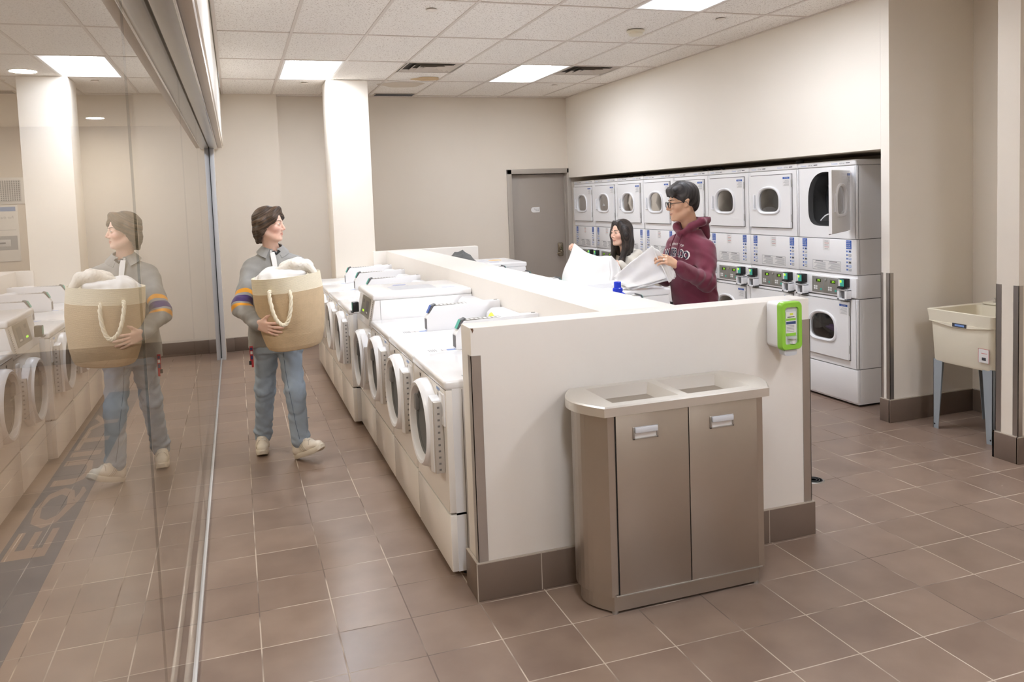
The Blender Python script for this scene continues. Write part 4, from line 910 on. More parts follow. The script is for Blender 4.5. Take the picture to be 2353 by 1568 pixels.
# ================================================================== PEOPLE: signed-distance modelling
from mathutils.bvhtree import BVHTree
class Field:
    def __init__(s, lo, hi, h):
        s.lo = np.array(lo, float); s.h = h; s.n = [int(math.ceil((hi[i] - lo[i]) / h)) + 1 for i in range(3)]
        s.D = np.full(s.n, 1.0, np.float32)
        s.ax = [s.lo[i] + h * np.arange(s.n[i]) for i in range(3)]
    def sl(s, lo, hi):
        r = []
        for i in range(3):
            a = max(0, int((lo[i] - s.lo[i]) / s.h) - 1); b = min(s.n[i], int((hi[i] - s.lo[i]) / s.h) + 3)
            if b <= a: return None
            r.append(slice(a, b))
        return tuple(r)
    def pts(s, sl): return np.meshgrid(*[s.ax[i][sl[i]] for i in range(3)], indexing='ij')
    def put(s, d, sl, k, sub=False):
        D = s.D[sl]
        if sub:
            d = -d; h = np.clip(0.5 - 0.5 * (d - D) / max(k, 1e-6) * -1, 0, 1); h = np.clip(0.5 + 0.5 * (d - D) / max(k, 1e-6), 0, 1); s.D[sl] = (D * (1 - h) + d * h + k * h * (1 - h)).astype(np.float32)
        else:
            h = np.clip(0.5 + 0.5 * (D - d) / max(k, 1e-6), 0, 1); s.D[sl] = (D * (1 - h) + d * h - k * h * (1 - h)).astype(np.float32)
    def cone(s, a, b, ra, rb, k=.02, sub=False, flat=None):
        """tapered capsule; flat=(direction, factor>1) thins it along a direction"""
        a = np.array(a, float); b = np.array(b, float); R = max(ra, rb) + k + .03
        sl = s.sl(np.minimum(a, b) - R, np.maximum(a, b) + R)
        if sl is None: return
        X, Y, Z = s.pts(sl); ab = b - a; L = max(ab @ ab, 1e-9)
        px, py, pz = X - a[0], Y - a[1], Z - a[2]; t = np.clip((px * ab[0] + py * ab[1] + pz * ab[2]) / L, 0, 1)
        qx, qy, qz = px - t * ab[0], py - t * ab[1], pz - t * ab[2]
        if flat is not None:
            n = np.array(flat[0], float); n /= np.linalg.norm(n); q = qx * n[0] + qy * n[1] + qz * n[2]; g = flat[1] - 1
            qx, qy, qz = qx + g * q * n[0], qy + g * q * n[1], qz + g * q * n[2]
        d = np.sqrt(qx * qx + qy * qy + qz * qz) - (ra + (rb - ra) * t)
        s.put(d, sl, k, sub)
    def ell(s, c, r, k=.02, B=None, sub=False):
        c = np.array(c, float); r = np.array(r, float); R = r.max() + k + .02; sl = s.sl(c - R, c + R)
        if sl is None: return
        X, Y, Z = s.pts(sl); P = [X - c[0], Y - c[1], Z - c[2]]
        if B is not None: P = [P[0] * B[i][0] + P[1] * B[i][1] + P[2] * B[i][2] for i in range(3)]
        k0 = np.sqrt(sum((P[i] / r[i]) ** 2 for i in range(3))); k1 = np.sqrt(sum((P[i] / r[i] ** 2) ** 2 for i in range(3))) + 1e-9
        s.put(k0 * (k0 - 1) / k1, sl, k, sub)
    def stack(s, secs, k=.03, sub=False):
        """torso-like body: sections (centre, half-width, half-depth, width-direction), bottom to top"""
        zs = np.array([q[0][2] for q in secs]); C = np.array([q[0] for q in secs]); A = np.array([q[1] for q in secs]); Bd = np.array([q[2] for q in secs]); W = np.array([q[3] for q in secs], float)
        R = A.max() + .1; lo = C.min(0) - R; hi = C.max(0) + R; lo[2] = zs[0] - .08; hi[2] = zs[-1] + .08; sl = s.sl(lo, hi)
        if sl is None: return
        X, Y, Z = s.pts(sl); z = np.clip(Z, zs[0], zs[-1]); I = lambda v: np.interp(z, zs, v)
        cx, cy, a, b, wx, wy = I(C[:, 0]), I(C[:, 1]), I(A), I(Bd), I(W[:, 0]), I(W[:, 1]); n = np.sqrt(wx ** 2 + wy ** 2); wx /= n; wy /= n
        u = (X - cx) * wx + (Y - cy) * wy; v = -(X - cx) * wy + (Y - cy) * wx
        e = 2.35; r = (np.abs(u / a) ** e + np.abs(v / b) ** e) ** (1 / e); d = (r - 1) * np.minimum(a, b) * .9
        dz = np.maximum(Z - zs[-1], zs[0] - Z); d = np.where(dz > 0, np.sqrt(np.maximum(d, 0) ** 2 + dz ** 2) + np.minimum(d, 0) * 0, d)
        s.put(d, sl, k, sub)
    def cut(s, p, n, k=.004):
        """remove everything on the side n points to"""
        n = np.array(n, float); n /= np.linalg.norm(n); X, Y, Z = np.meshgrid(*s.ax, indexing='ij')
        d = (X - p[0]) * n[0] + (Y - p[1]) * n[1] + (Z - p[2]) * n[2]; s.D = np.maximum(s.D, d.astype(np.float32))
    def warp(s, fn):
        X, Y, Z = np.meshgrid(*s.ax, indexing='ij'); s.D = (s.D + fn(X, Y, Z)).astype(np.float32)
    def mesh(s):
        D = s.D; S = D < 0; nx, ny, nz = D.shape
        cnt = np.zeros((nx - 1, ny - 1, nz - 1), np.int8)
        for i in (0, 1):
            for j in (0, 1):
                for k in (0, 1): cnt += S[i:nx - 1 + i, j:ny - 1 + j, k:nz - 1 + k]
        idx = np.argwhere((cnt > 0) & (cnt < 8)); vid = np.full(cnt.shape, -1, np.int64); vid[tuple(idx.T)] = np.arange(len(idx))
        cor = [(i, j, k) for i in (0, 1) for j in (0, 1) for k in (0, 1)]; val = [D[idx[:, 0] + c[0], idx[:, 1] + c[1], idx[:, 2] + c[2]] for c in cor]
        acc = np.zeros((len(idx), 3)); num = np.zeros(len(idx))
        for a in range(8):
            for b in range(a + 1, 8):
                if sum(abs(cor[a][q] - cor[b][q]) for q in range(3)) != 1: continue
                m = (val[a] < 0) != (val[b] < 0); t = np.where(m, val[a] / np.where(m, val[a] - val[b], 1), 0)
                for q in range(3): acc[:, q] += np.where(m, cor[a][q] + t * (cor[b][q] - cor[a][q]), 0)
                num += m
        V = s.lo + (idx + acc / num[:, None]) * s.h; Fs = []
        for ax in range(3):
            a, b = (ax + 1) % 3, (ax + 2) % 3; n = list(D.shape)
            sl0 = [slice(1, n[q] - 1) for q in range(3)]; sl1 = list(sl0); sl0[ax] = slice(0, n[ax] - 1); sl1[ax] = slice(1, n[ax])
            s0 = S[tuple(sl0)]; s1 = S[tuple(sl1)]
            for flip, M in ((0, s0 & ~s1), (1, ~s0 & s1)):
                p = np.argwhere(M); p = p + np.array([0 if q == ax else 1 for q in range(3)])
                def at(da, db): r = p.copy(); r[:, a] += da; r[:, b] += db; return vid[r[:, 0], r[:, 1], r[:, 2]]
                Q = np.stack([at(-1, -1), at(0, -1), at(0, 0), at(-1, 0)], 1)
                if flip: Q = Q[:, ::-1]
                Fs.append(Q[(Q >= 0).all(1)])
        return V, np.concatenate(Fs)
def relax(V, F, it=2, lam=.5):
    E = np.concatenate([F[:, [0, 1]], F[:, [1, 2]], F[:, [2, 3]], F[:, [3, 0]]]); E = np.concatenate([E, E[:, ::-1]]); n = len(V); deg = np.bincount(E[:, 0], minlength=n)[:, None] + 1e-9
    for _ in range(it):
        S = np.stack([np.bincount(E[:, 0], weights=V[E[:, 1], q], minlength=n) for q in range(3)], 1); V = V + lam * (S / deg - V)
    return V
def npobj(name, parts, parent, root, mats, smooth=2, color=None, faceidx=None):
    """parts: list of (V, F); one mesh object in the root's coordinates"""
    VV, FF, o = [], [], 0
    for V, F in parts: VV.append(relax(V, F, smooth) if smooth else V); FF.append(F + o); o += len(V)
    V = np.concatenate(VV); F = np.concatenate(FF); me = bpy.data.meshes.new(name)
    me.vertices.add(len(V)); me.vertices.foreach_set('co', (V - np.array(root)).astype(np.float32).ravel())
    me.loops.add(F.size); me.loops.foreach_set('vertex_index', F.astype(np.int32).ravel()); me.polygons.add(len(F)); me.polygons.foreach_set('loop_start', np.arange(0, F.size, 4, dtype=np.int32))
    me.polygons.foreach_set('use_smooth', np.ones(len(F), bool)); me.update(calc_edges=True); me.validate()
    for m in mats: me.materials.append(m)
    if faceidx is not None and len(me.polygons) == len(F): me.polygons.foreach_set('material_index', faceidx(V[F].mean(1)).astype(np.int32))
    if color is not None:
        c = np.clip(color(V), 0, 1); at = me.color_attributes.new('Col', 'FLOAT_COLOR', 'POINT'); at.data.foreach_set('color', np.concatenate([c, np.ones((len(V), 1))], 1).astype(np.float32).ravel())
    ob = bpy.data.objects.new(name, me); COL.objects.link(ob)
    if parent: ob.parent = parent
    return ob
def vcmat(name, rough=.5, sss=.0, bump=0, bscale=300):
    m = mat(name, (200, 200, 200), rough, bump=bump, bscale=bscale, spec=.35); nt = m.node_tree; a = N(nt, 'ShaderNodeAttribute', attribute_name='Col'); nt.links.new(a.outputs['Color'], nt.nodes['Principled BSDF'].inputs['Base Color'])
    if sss:
        b = nt.nodes['Principled BSDF']; b.inputs['Subsurface Weight'].default_value = sss; b.inputs['Subsurface Radius'].default_value = (1, .35, .2); b.inputs['Subsurface Scale'].default_value = .008
    return m
SKIN = vcmat('skin', .5, .15)
def unit(v): v = np.array(v, float); return v / np.linalg.norm(v)
def frame(f, up=(0, 0, 1)):
    f = unit(f); l = unit(np.cross(up, f)); u = np.cross(f, l); return np.array([f, l, u])
def wrink(V, amp=1.0, seed=0):
    X, Y, Z = V; r = np.random.RandomState(seed); d = 0
    for q in range(4):
        k = r.normal(size=3) * (18 + 9 * q); k2 = r.normal(size=3) * (12 + 6 * q)
        d = d + np.sin(X * k[0] + Y * k[1] + Z * k[2] + 1.8 * np.sin(X * k2[0] + Y * k2[1] + Z * k2[2] + q)) / (1 + .6 * q)
    return amp * d
def head(c, B, sc=1.0, h=.003, neck=None, fem=False, smile=False, nose=1.0):
    """head with face; local x forward, y left, z up"""
    F = Field(np.array(c) - .22 * sc, np.array(c) + .20 * sc, h); P = lambda x, y, z: np.array(c) + sc * (x * B[0] + y * B[1] + z * B[2]); q = sc
    F.ell(P(-.014, 0, .034), np.array([.098, .077, .088]) * q, .02 * q, B); F.ell(P(.022, 0, -.03), np.array([.072, .062, .088]) * q, .03 * q, B)
    jw = .046 if fem else .056
    F.ell(P(.026, 0, -.078), np.array([.056, jw, .036]) * q, .03 * q, B); F.cone(P(.074, .010, -.104), P(.074, -.010, -.104), .016 * q, .016 * q, .02 * q)
    for s in (-1, 1):
        F.cone(P(-.012, s * .060, -.055), P(.052, s * .028, -.100), .016 * q, .014 * q, .028 * q)
        F.ell(P(.058, s * .040, -.026), np.array([.030, .024, .024]) * q, .022 * q, B)
        F.cone(P(.086, s * .014, .024), P(.066, s * .05, .020), .008 * q, .009 * q, .014 * q)
    for s in (-1, 1): F.ell(P(.100, s * .032, .003), np.array([.022, .020, .013]) * q, .012 * q, B, sub=True)
    F.cone(P(.088, 0, .014), P(.110, 0, -.029), .0075 * q, .0105 * q * nose, .010 * q)
    for s in (-1, 1): F.ell(P(.097, s * .0125, -.036), np.array([.011, .0075, .008]) * q, .006 * q, B)
    ws = .026 if smile else .021; up_ = .004 if smile else 0
    F.cone(P(.0905, 0, -.0615), P(.078, ws, -.065 + up_), .0066 * q, .0035 * q, .006 * q); F.cone(P(.0905, 0, -.0615), P(.078, -ws, -.065 + up_), .0066 * q, .004 * q, .006 * q)
    F.cone(P(.089, 0, -.073), P(.078, ws * .8, -.068 + up_), .008 * q, .004 * q, .006 * q); F.cone(P(.089, 0, -.073), P(.078, -ws * .8, -.068 + up_), .008 * q, .004 * q, .006 * q)
    F.cone(P(.102, -ws * .7, -.0665), P(.102, ws * .7, -.0665), .0032 * q, .0032 * q, .004 * q, sub=True)
    for s in (-1, 1):
        F.ell(P(.079, s * .032, .003), np.array([.0120, .0175, .0120]) * q, .005 * q, B)
        F.cone(P(-.002, s * .073, .022), P(.004, s * .072, -.022), .010 * q, .007 * q, .008 * q); F.cone(P(-.014, s * .082, .022), P(-.006, s * .078, -.018), .011 * q, .007 * q, .006 * q)
        F.ell(P(.000, s * .092, .004), np.array([.009, .009, .014]) * q, .006 * q, B, sub=True)
    if neck is not None: F.cone(P(-.022, 0, -.055), neck, .052 * q * (.86 if fem else 1), .058 * q * (.86 if fem else 1), .03 * q)
    V, Q = F.mesh(); return V, Q, P
def skincol(P_inv, base, lip, blush, bl=.5):
    base = np.array(lin(base)[:3]); lip = np.array(lin(lip)[:3]); blush = np.array(lin(blush)[:3])
    def f(V):
        L = P_inv(V); C = np.tile(base, (len(V), 1))
        for s in (-1, 1):
            w = np.exp(-(((L[:, 0] - .06) / .045) ** 2 + ((L[:, 1] - s * .05) / .028) ** 2 + ((L[:, 2] + .035) / .03) ** 2)) * bl; C = C * (1 - w[:, None]) + blush * w[:, None]
        w = np.exp(-(((L[:, 0] - .108) / .02) ** 2 + (L[:, 1] / .016) ** 2 + ((L[:, 2] + .03) / .016) ** 2)) * bl * .7; C = C * (1 - w[:, None]) + blush * w[:, None]
        inl = ((np.abs(L[:, 1]) / .023) ** 2 + ((L[:, 2] + .0675) / .0095) ** 2) < 1; w = (inl & (L[:, 0] > .07)) * .55; C = C * (1 - w[:, None]) + lip * w[:, None]
        mouth = (np.abs(L[:, 2] + .0665) < .0016) & (np.abs(L[:, 1]) < .022) & (L[:, 0] > .07); C[mouth] = lip * .35
        return C
    return f
EYEW = mat('eye_white', (226, 220, 214), .25); IRISB = mat('iris_dark_brown', (52, 36, 26), .2); IRISG = mat('iris_hazel', (96, 84, 66), .2); BROWD = mat('brow_dark', (38, 30, 26), .8); BROWB = mat('brow_brown', (72, 54, 40), .8); LASH = mat('lash_dark', (40, 30, 26), .7)
def face_extras(t, root, P, B, sc, iris, brow, mesh, gaze=(0, 0), open_=.55, browz=.026):
    """eyes, lids and brows laid on the modelled face"""
    bvh = BVHTree.FromPolygons([tuple(v) for v in relax(mesh[0], mesh[1], 1)], [tuple(int(i) for i in f) for f in mesh[1]]); rt = np.array(root); d = Vector(-B[0])
    def on(y, z, off):
        h_ = bvh.ray_cast(Vector(P(.2, y, z)), d, .4); q = np.array(h_[0]) if h_[0] else P(.09, y, z); return q + B[0] * off * sc - rt
    gy, gz = gaze; W_ = .0145; hi_ = lambda y: .0078 * open_ * max(0, 1 - (y / W_) ** 2); lo_ = lambda y: -.0055 * open_ * max(0, 1 - (y / W_) ** 2)
    for s in (-1, 1):
        c = s * .032; zc = .003
        m = MB(); m.grid(lambda u, v: on(c - W_ + 2 * W_ * u, zc + lo_(-W_ + 2 * W_ * u) * (1 - v) + hi_(-W_ + 2 * W_ * u) * v, .0006), 14, 6, EYEW)
        V = []; n = 20
        for rr_ in (0, .003, .0060):
            for i in range(n):
                y = gy + rr_ * math.cos(2 * math.pi * i / n); z = gz + rr_ * math.sin(2 * math.pi * i / n); y = max(-.013, min(.013, y)); V.append(on(c + y, zc + max(lo_(y), min(hi_(y), z)), .0011))
        m.add(V, [(j * n + i, j * n + (i + 1) % n, (j + 1) * n + (i + 1) % n, (j + 1) * n + i) for j in (0, 1) for i in range(n)], iris, True); m.obj('eye', t)
        m = MB(); m.tube([on(c + y, zc + hi_(y) + .0006, .0008) for y in np.linspace(-W_, W_, 11)], [.0012 * sc] * 11, LASH, 6); m.obj('eyelid_line', t)
        m = MB(); pts = [on(s * y, browz + .005 * math.sin((y - .012) / .040 * math.pi * .8) - .10 * max(0, y - .04), .0006) for y in np.linspace(.013, .052, 10)]
        m.tube(pts, [.0034 * sc * (1 - .75 * abs(i / 9 - .3)) for i in range(10)], brow, 8); m.obj('eyebrow', t)
def hairmat(name, c1, c2, rough=.58):
    m = bpy.data.materials.new(name); m.use_nodes = True; nt = m.node_tree; L = nt.links.new; b = nt.nodes['Principled BSDF']; b.inputs['Roughness'].default_value = rough; b.inputs['Specular IOR Level'].default_value = .4
    a = N(nt, 'ShaderNodeAttribute', attribute_name='Col'); sp = N(nt, 'ShaderNodeSeparateXYZ'); L(a.outputs['Vector'], sp.inputs[0])
    n = N(nt, 'ShaderNodeTexNoise', noise_dimensions='2D'); n.inputs['Scale'].default_value = 1.0; n.inputs['Detail'].default_value = 3
    mp = N(nt, 'ShaderNodeMapping'); mp.inputs['Scale'].default_value = (150, 5, 1); L(a.outputs['Vector'], mp.inputs[0]); L(mp.outputs[0], n.inputs['Vector'])
    r = N(nt, 'ShaderNodeValToRGB'); e = r.color_ramp.elements; e[0].position = .35; e[0].color = lin(c1); e[1].position = .68; e[1].color = lin(c2); L(n.outputs[0], r.inputs[0]); L(r.outputs[0], b.inputs['Base Color'])
    bp = N(nt, 'ShaderNodeBump'); bp.inputs['Strength'].default_value = .6; bp.inputs['Distance'].default_value = .003; L(n.outputs[0], bp.inputs['Height']); L(bp.outputs[0], b.inputs['Normal'])
    return m
def hand(wrist, fdir, palm, side, curls, spread=.10, sc=1.0, h=.0024, thumb=(.6, .5, .35), tcurl=.3):
    """wrist point, finger direction, palm normal (out of the palm), side=+1 when the thumb is on +(f x palm). curls: 4 angles (rad) per joint"""
    f = unit(fdir); p = np.array(palm, float); p = unit(p - f * (p @ f)); s = np.cross(f, p) * side; w = np.array(wrist, float)
    F = Field(w - .20 * sc, w + .20 * sc, h)
    W = lambda a, b, c: w + sc * (a * f + b * s + c * p)
    F.cone(W(-.018, 0, 0), W(.010, 0, 0), .024 * sc, .026 * sc, .01, flat=(p, 1.35))
    for b in (-.027, -.010, .008, .025): F.cone(W(.008, b * .65, 0), W(.082 - abs(b) * .18, b, 0), .0165 * sc, .0125 * sc, .012, flat=(p, 1.15))
    F.cone(W(.012, .018, .006), W(.048, .036, .010), .017 * sc, .013 * sc, .012)
    ln = [(.040, .026, .020), (.045, .029, .021), (.042, .027, .020), (.033, .021, .018)]; bb = (.028, .0095, -.009, -.027)
    for i in range(4):
        q = W(.086 - abs(bb[i]) * .22, bb[i], 0); an = 0; sp = spread * (1.2 - .9 * i); rad = (.0098, .0100, .0095, .0084)[i]
        for j in range(3):
            an += curls[i] * (.8, 1.1, .8)[j]; d = math.cos(an) * (f * math.cos(sp) + s * math.sin(sp)) + math.sin(an) * p; e = q + sc * ln[i][j] * d
            F.cone(q, e, rad * sc * (1 - .06 * j), rad * sc * (.93 - .08 * j), .004); q = e
    td = unit(thumb[0] * f + thumb[1] * s + thumb[2] * p); q = W(.030, .034, .008); e = q + td * .036 * sc; F.cone(q, e, .0135 * sc, .0115 * sc, .008)
    td2 = unit(td * math.cos(tcurl) + f * math.sin(tcurl)); q2 = e + td2 * .030 * sc; F.cone(e, q2, .0112 * sc, .009 * sc, .004)
    return F.mesh()
def inv(c, B, sc):
    c = np.array(c); return lambda V: ((V - c) @ B.T) / sc
# ------------------------------------------------------------------ hair
def hairobj(t, root, F, c, B, sc, m, groove=.0025, freq=46, name='hair', fold=None):
    I = inv(c, B, sc)
    X, Y, Z = np.meshgrid(*F.ax, indexing='ij'); L = I(np.stack([X.ravel(), Y.ravel(), Z.ravel()], 1)); an = np.arctan2(L[:, 1], L[:, 0] - .02)
    if fold is None: sgn = an * freq / 2 + 6 * L[:, 2]
    else: sgn = fold(L)
    F.D += (groove * (np.sin(sgn * 1.0) + .6 * np.sin(sgn * 2.3 + 1))).reshape(X.shape).astype(np.float32)
    V, Q = F.mesh()
    def col(V):
        L = I(V); s = fold(L) if fold is not None else np.arctan2(L[:, 1], L[:, 0] - .02) * freq / 2 + 6 * L[:, 2]
        return np.stack([(s / 120.) % 1.0 * .98 + .01, np.clip((L[:, 2] + .4) / .6, 0, 1), np.zeros(len(V))], 1)
    return npobj(name, [(V, Q)], t, root, [m], 1, color=col)
# ================================================================== MAN WITH THE BASKET
def A(*v): return np.array(v, float)
def chest_text(host, items, o, right, up, depth, mt_edge, name, parent, off=.0022):
    """lettering laid on a garment; items: (text, size, width, y offset, arch, material)"""
    me = host.data; bvh = BVHTree.FromPolygons([v.co[:] for v in me.vertices], [p.vertices[:] for p in me.polygons]); right = Vector(right).normalized(); up = Vector(up).normalized(); n = Vector(depth).normalized(); m = MB()
    for tx, size, width, dy, arch, mt, bold, lift in items:
        q = MB(); q.text(tx, size, (0, 0, 0), (1, 0, 0), (0, 1, 0), mt, width, font=bold)
        bm = bmesh.new(); vs = [bm.verts.new(v) for v in q.v]
        for f in q.f:
            try: bm.faces.new([vs[i] for i in f])
            except ValueError: pass
        bmesh.ops.triangulate(bm, faces=bm.faces[:]); 
        for _ in range(2):
            ed = [e for e in bm.edges if e.calc_length() > size * .35]
            if ed: bmesh.ops.subdivide_edges(bm, edges=ed, cuts=1); bmesh.ops.triangulate(bm, faces=bm.faces[:])
        for v in bm.verts:
            x, y = v.co.x, v.co.y; y += dy - arch * (x / (width / 2)) ** 2 if arch else dy
            p = Vector(o) + right * x + up * y; h_ = bvh.ray_cast(p - n * .25, n, .6)
            v.co = (h_[0] - n * (off + lift)) if h_[0] else p
        m.frombm(bm, mt)
    return m.obj(name, parent, sharp=0)
R1 = A(.245, 5.82, 0)
man = thing('person', 'person with chin-length brown hair walking, in a grey rugby shirt and blue jeans', 'person', tuple(R1))
hc, hs = A(.222, 5.79, 1.618), .93; HB = frame((.92, -.39, -.02))
V1, Q1, PH1 = head(hc, HB, hs, .003, neck=A(.235, 5.83, 1.42))
body = Field((-.1, 5.22, .1), (.6, 6.15, 1.50), .011)
TW = A(.995, -.10)
body.stack([((.236, 5.83, .86), .14, .09, TW), ((.238, 5.82, 1.05), .13, .09, TW), ((.24, 5.82, 1.25), .14, .095, TW), ((.24, 5.83, 1.36), .11, .065, TW), ((.238, 5.835, 1.45), .05, .048, TW)], .03)
shR, elR, wrR = A(.090, 5.81, 1.330), A(.008, 5.60, 1.085), A(.098, 5.335, 1.000)
shL, elL, wrL = A(.388, 5.79, 1.335), A(.475, 5.72, 1.08), A(.46, 5.50, .93)
hipR, knR, anR = A(.158, 5.83, .84), A(.135, 5.90, .46), A(.104, 6.015, .10)
hipL, knL, anL = A(.305, 5.81, .84), A(.325, 5.665, .47), A(.340, 5.640, .135)
for a, b, c, r in ((shR, elR, wrR, (.045, .038, .028)), (shL, elL, wrL, (.045, .038, .028)), (hipR, knR, anR, (.055, .045, .035)), (hipL, knL, anL, (.055, .045, .035))): body.cone(a, b, r[0], r[1], .02); body.cone(b, c, r[1], r[2], .02)
HV = [hand(wrR + A(.004, -.015, 0), A(.70, -.66, -.20), A(.62, .78, .05), +1, (.30, .24, .26, .32), .16, .98, thumb=(.62, .75, .1)),
      hand(wrL, A(-.75, -.05, -.35), A(.0, .2, .95), -1, (.25, .25, .25, .25), .08, .98)]
SK1 = skincol(inv(hc, HB, hs), (226, 188, 168), (196, 116, 106), (216, 140, 128), .55)
npobj('body', [(V1, Q1), body.mesh()] + HV, man, R1, [SKIN], 1, color=SK1)
face_extras(man, R1, PH1, HB, hs, IRISG, BROWB, (V1, Q1), gaze=(.003, -.0006), open_=.72)
HAIR1 = hairmat('brown_hair', (44, 34, 27), (98, 76, 58))
F = Field(hc - .21, hc + .19, .0032); P = PH1
F.ell(P(-.022, 0, .042), A(.108, .096, .100) * hs, .02, HB)
for s in (-1, 1):
    F.cone(P(.060, s * .020, .114), P(.058, s * .074, .055), .024 * hs, .020 * hs, .03); F.cone(P(.058, s * .074, .055), P(.005, s * .086, .006), .020 * hs, .022 * hs, .03)
    F.cone(P(-.02, s * .088, .03), P(-.035, s * .082, -.045), .032 * hs, .030 * hs, .02); F.cone(P(-.045, s * .072, -.03), P(-.066, s * .05, -.118), .030 * hs, .018 * hs, .02)
F.ell(P(-.078, 0, -.03), A(.046, .075, .085) * hs, .02, HB); F.cone(P(-.085, .03, -.06), P(-.08, .03, -.128), .03 * hs, .014 * hs, .015); F.cone(P(-.085, -.03, -.06), P(-.08, -.03, -.128), .03 * hs, .014 * hs, .015)
F.ell(P(.110, 0, .000), A(.052, .062, .098) * hs, .012, HB, sub=True); F.cone(P(.12, 0, .07), P(.10, 0, .098), .016 * hs, .006 * hs, .01, sub=True)
for s in (-1, 1): F.ell(P(.062, s * .075, -.050), A(.050, .045, .058) * hs, .012, HB, sub=True)
hairobj(man, R1, F, hc, HB, hs, HAIR1, .0011, fold=lambda L: 150 * (-.55 * L[:, 0] + .8 * L[:, 2]) + 50 * np.abs(L[:, 1]) + 2 * np.sin(14 * L[:, 0]))
# rugby shirt
GREYK = mat('grey_jersey', (146, 144, 140), .85, var=.06, vscale=60, bump=.25, bscale=900, sheen=.2)
def stripemat(p0, d, st, basec):
    m = mat('striped_sleeve', basec, .85, bump=.25, bscale=900, sheen=.2); nt = m.node_tree; L = nt.links.new; tc = N(nt, 'ShaderNodeTexCoord')
    v = N(nt, 'ShaderNodeVectorMath', operation='SUBTRACT'); v.inputs[1].default_value = tuple(p0); L(tc.outputs['Object'], v.inputs[0])
    q = N(nt, 'ShaderNodeVectorMath', operation='DOT_PRODUCT'); q.inputs[1].default_value = tuple(d); L(v.outputs[0], q.inputs[0])
    r = N(nt, 'ShaderNodeValToRGB'); r.color_ramp.interpolation = 'CONSTANT'; e = r.color_ramp.elements; e[0].position = 0; e[0].color = lin(basec); e[1].position = st[0][0]; e[1].color = lin(st[0][1])
    for p_, c_ in st[1:]: n_ = e.new(p_); n_.color = lin(c_)
    L(q.outputs['Value'], r.inputs[0]); L(r.outputs[0], nt.nodes['Principled BSDF'].inputs['Base Color']); return m
G_ = (146, 144, 140); ad = (elR - shR) / np.linalg.norm(elR - shR); LA = np.linalg.norm(elR - shR)
ORG = (232, 160, 40); PUR = (66, 44, 96)
STR = stripemat(shR - R1, unit(ad + .25 * unit(wrR - elR)), [(.222, ORG), (.249, G_), (.266, PUR), (.325, G_), (.340, ORG), (.366, G_)], G_)
F = Field((-.12, 5.22, .70), (.66, 6.10, 1.55), .0062)
F.stack([((.222, 5.825, .775), .178, .118, TW), ((.226, 5.82, .90), .182, .122, TW), ((.236, 5.815, 1.06), .168, .118, TW), ((.242, 5.815, 1.22), .176, .128, TW), ((.242, 5.822, 1.33), .164, .112, TW), ((.240, 5.826, 1.39), .130, .092, TW), ((.239, 5.83, 1.435), .088, .072, TW), ((.238, 5.832, 1.462), .062, .060, TW)], .03)
for a, b, c in ((shR, elR, wrR), (shL, elL, wrL)):
    F.cone(a, a + .55 * (b - a), .062, .060, .05); F.cone(a + .55 * (b - a), b, .061, .056, .03); F.cone(b, c - .05 * (c - b), .056, .043, .03); F.cone(c - .16 * (c - b), c + .02 * (c - b), .038, .037, .012)
F.cone(A(.236, 5.83, 1.43), A(.232, 5.81, 1.56), .047, .056, .006, sub=True); F.cone(A(.252, 5.775, 1.44), A(.250, 5.755, 1.475), .018, .034, .006, sub=True)
F.cut(A(0, 0, .775), A(0, 0, -1)); F.warp(lambda X, Y, Z: wrink((X, Y, Z * .6), .0038, 3) + .004 * np.sin(70 * (Z - .3 * X)) * np.exp(-((Z - 1.06) / .07) ** 2) * (X < .12))
def armface(C):
    t = ((C - shR) @ (elR - shR)) / LA ** 2; d1 = np.linalg.norm(C - (shR + np.clip(t, 0, 1)[:, None] * (elR - shR)), axis=1); u = np.clip(((C - elR) @ (wrR - elR)) / ((wrR - elR) @ (wrR - elR)), 0, 1); d2 = np.linalg.norm(C - (elR + u[:, None] * (wrR - elR)), axis=1)
    return ((d1 < .085) & (t > .42) | ((d2 < .085) & (u < .55))).astype(int)
shirt = npobj('rugby_shirt', [F.mesh()], man, R1, [GREYK, STR], 1, faceidx=armface)
# collar, placket, button
def strip(m, pts, wv, mt, thick=.004):
    pts = [Vector(p) for p in pts]; wv = [Vector(v) for v in wv]; n = len(pts) - 1
    def f(u, v):
        x = min(n - 1e-6, u * n); i = int(x); k = x - i; return pts[i].lerp(pts[i + 1], k) + wv[i].lerp(wv[i + 1], k) * v
    m.grid(f, n * 4, 3, mt, thick=thick)
rel = lambda *p: tuple(A(*p) - R1)
m = MB(); cc = A(.237, 5.825, 1.462); RR = .064
for sgn in (1, -1):
    pts = []; wv = []
    for i in range(9):
        th = math.radians(90 - sgn * (12 + i * 19)) if False else math.radians(-90 + sgn * (178 - i * 19.5)); r = RR; k = i / 8
        p = cc + A(r * math.cos(th), r * .95 * math.sin(th), .030 - .040 * k ** 1.5); pts.append(p - R1); o = A(math.cos(th), math.sin(th), 0); wv.append(o * (.030 + .012 * k) + A(sgn * .012 * k, 0, -.040 - .022 * k ** 3))
    strip(m, pts, wv, GREYK, .005)
m.obj('collar', shirt)
m = MB()
strip(m, [rel(.212, 5.738, 1.432), rel(.218, 5.720, 1.385), rel(.225, 5.700, 1.33), rel(.238, 5.690, 1.26)], [(.030, .000, .002), (.034, 0, .002), (.03, 0, .002), (.014, 0, 0)], mat('white_placket', (232, 230, 228), .8), .006); m.obj('placket', shirt)
m = MB(); m.lathe([(0, .004), (.006, .003), (.0065, 0)], rel(.218, 5.728, 1.440), (-.3, -.9, .3), LABELW, 16); m.obj('button', shirt)
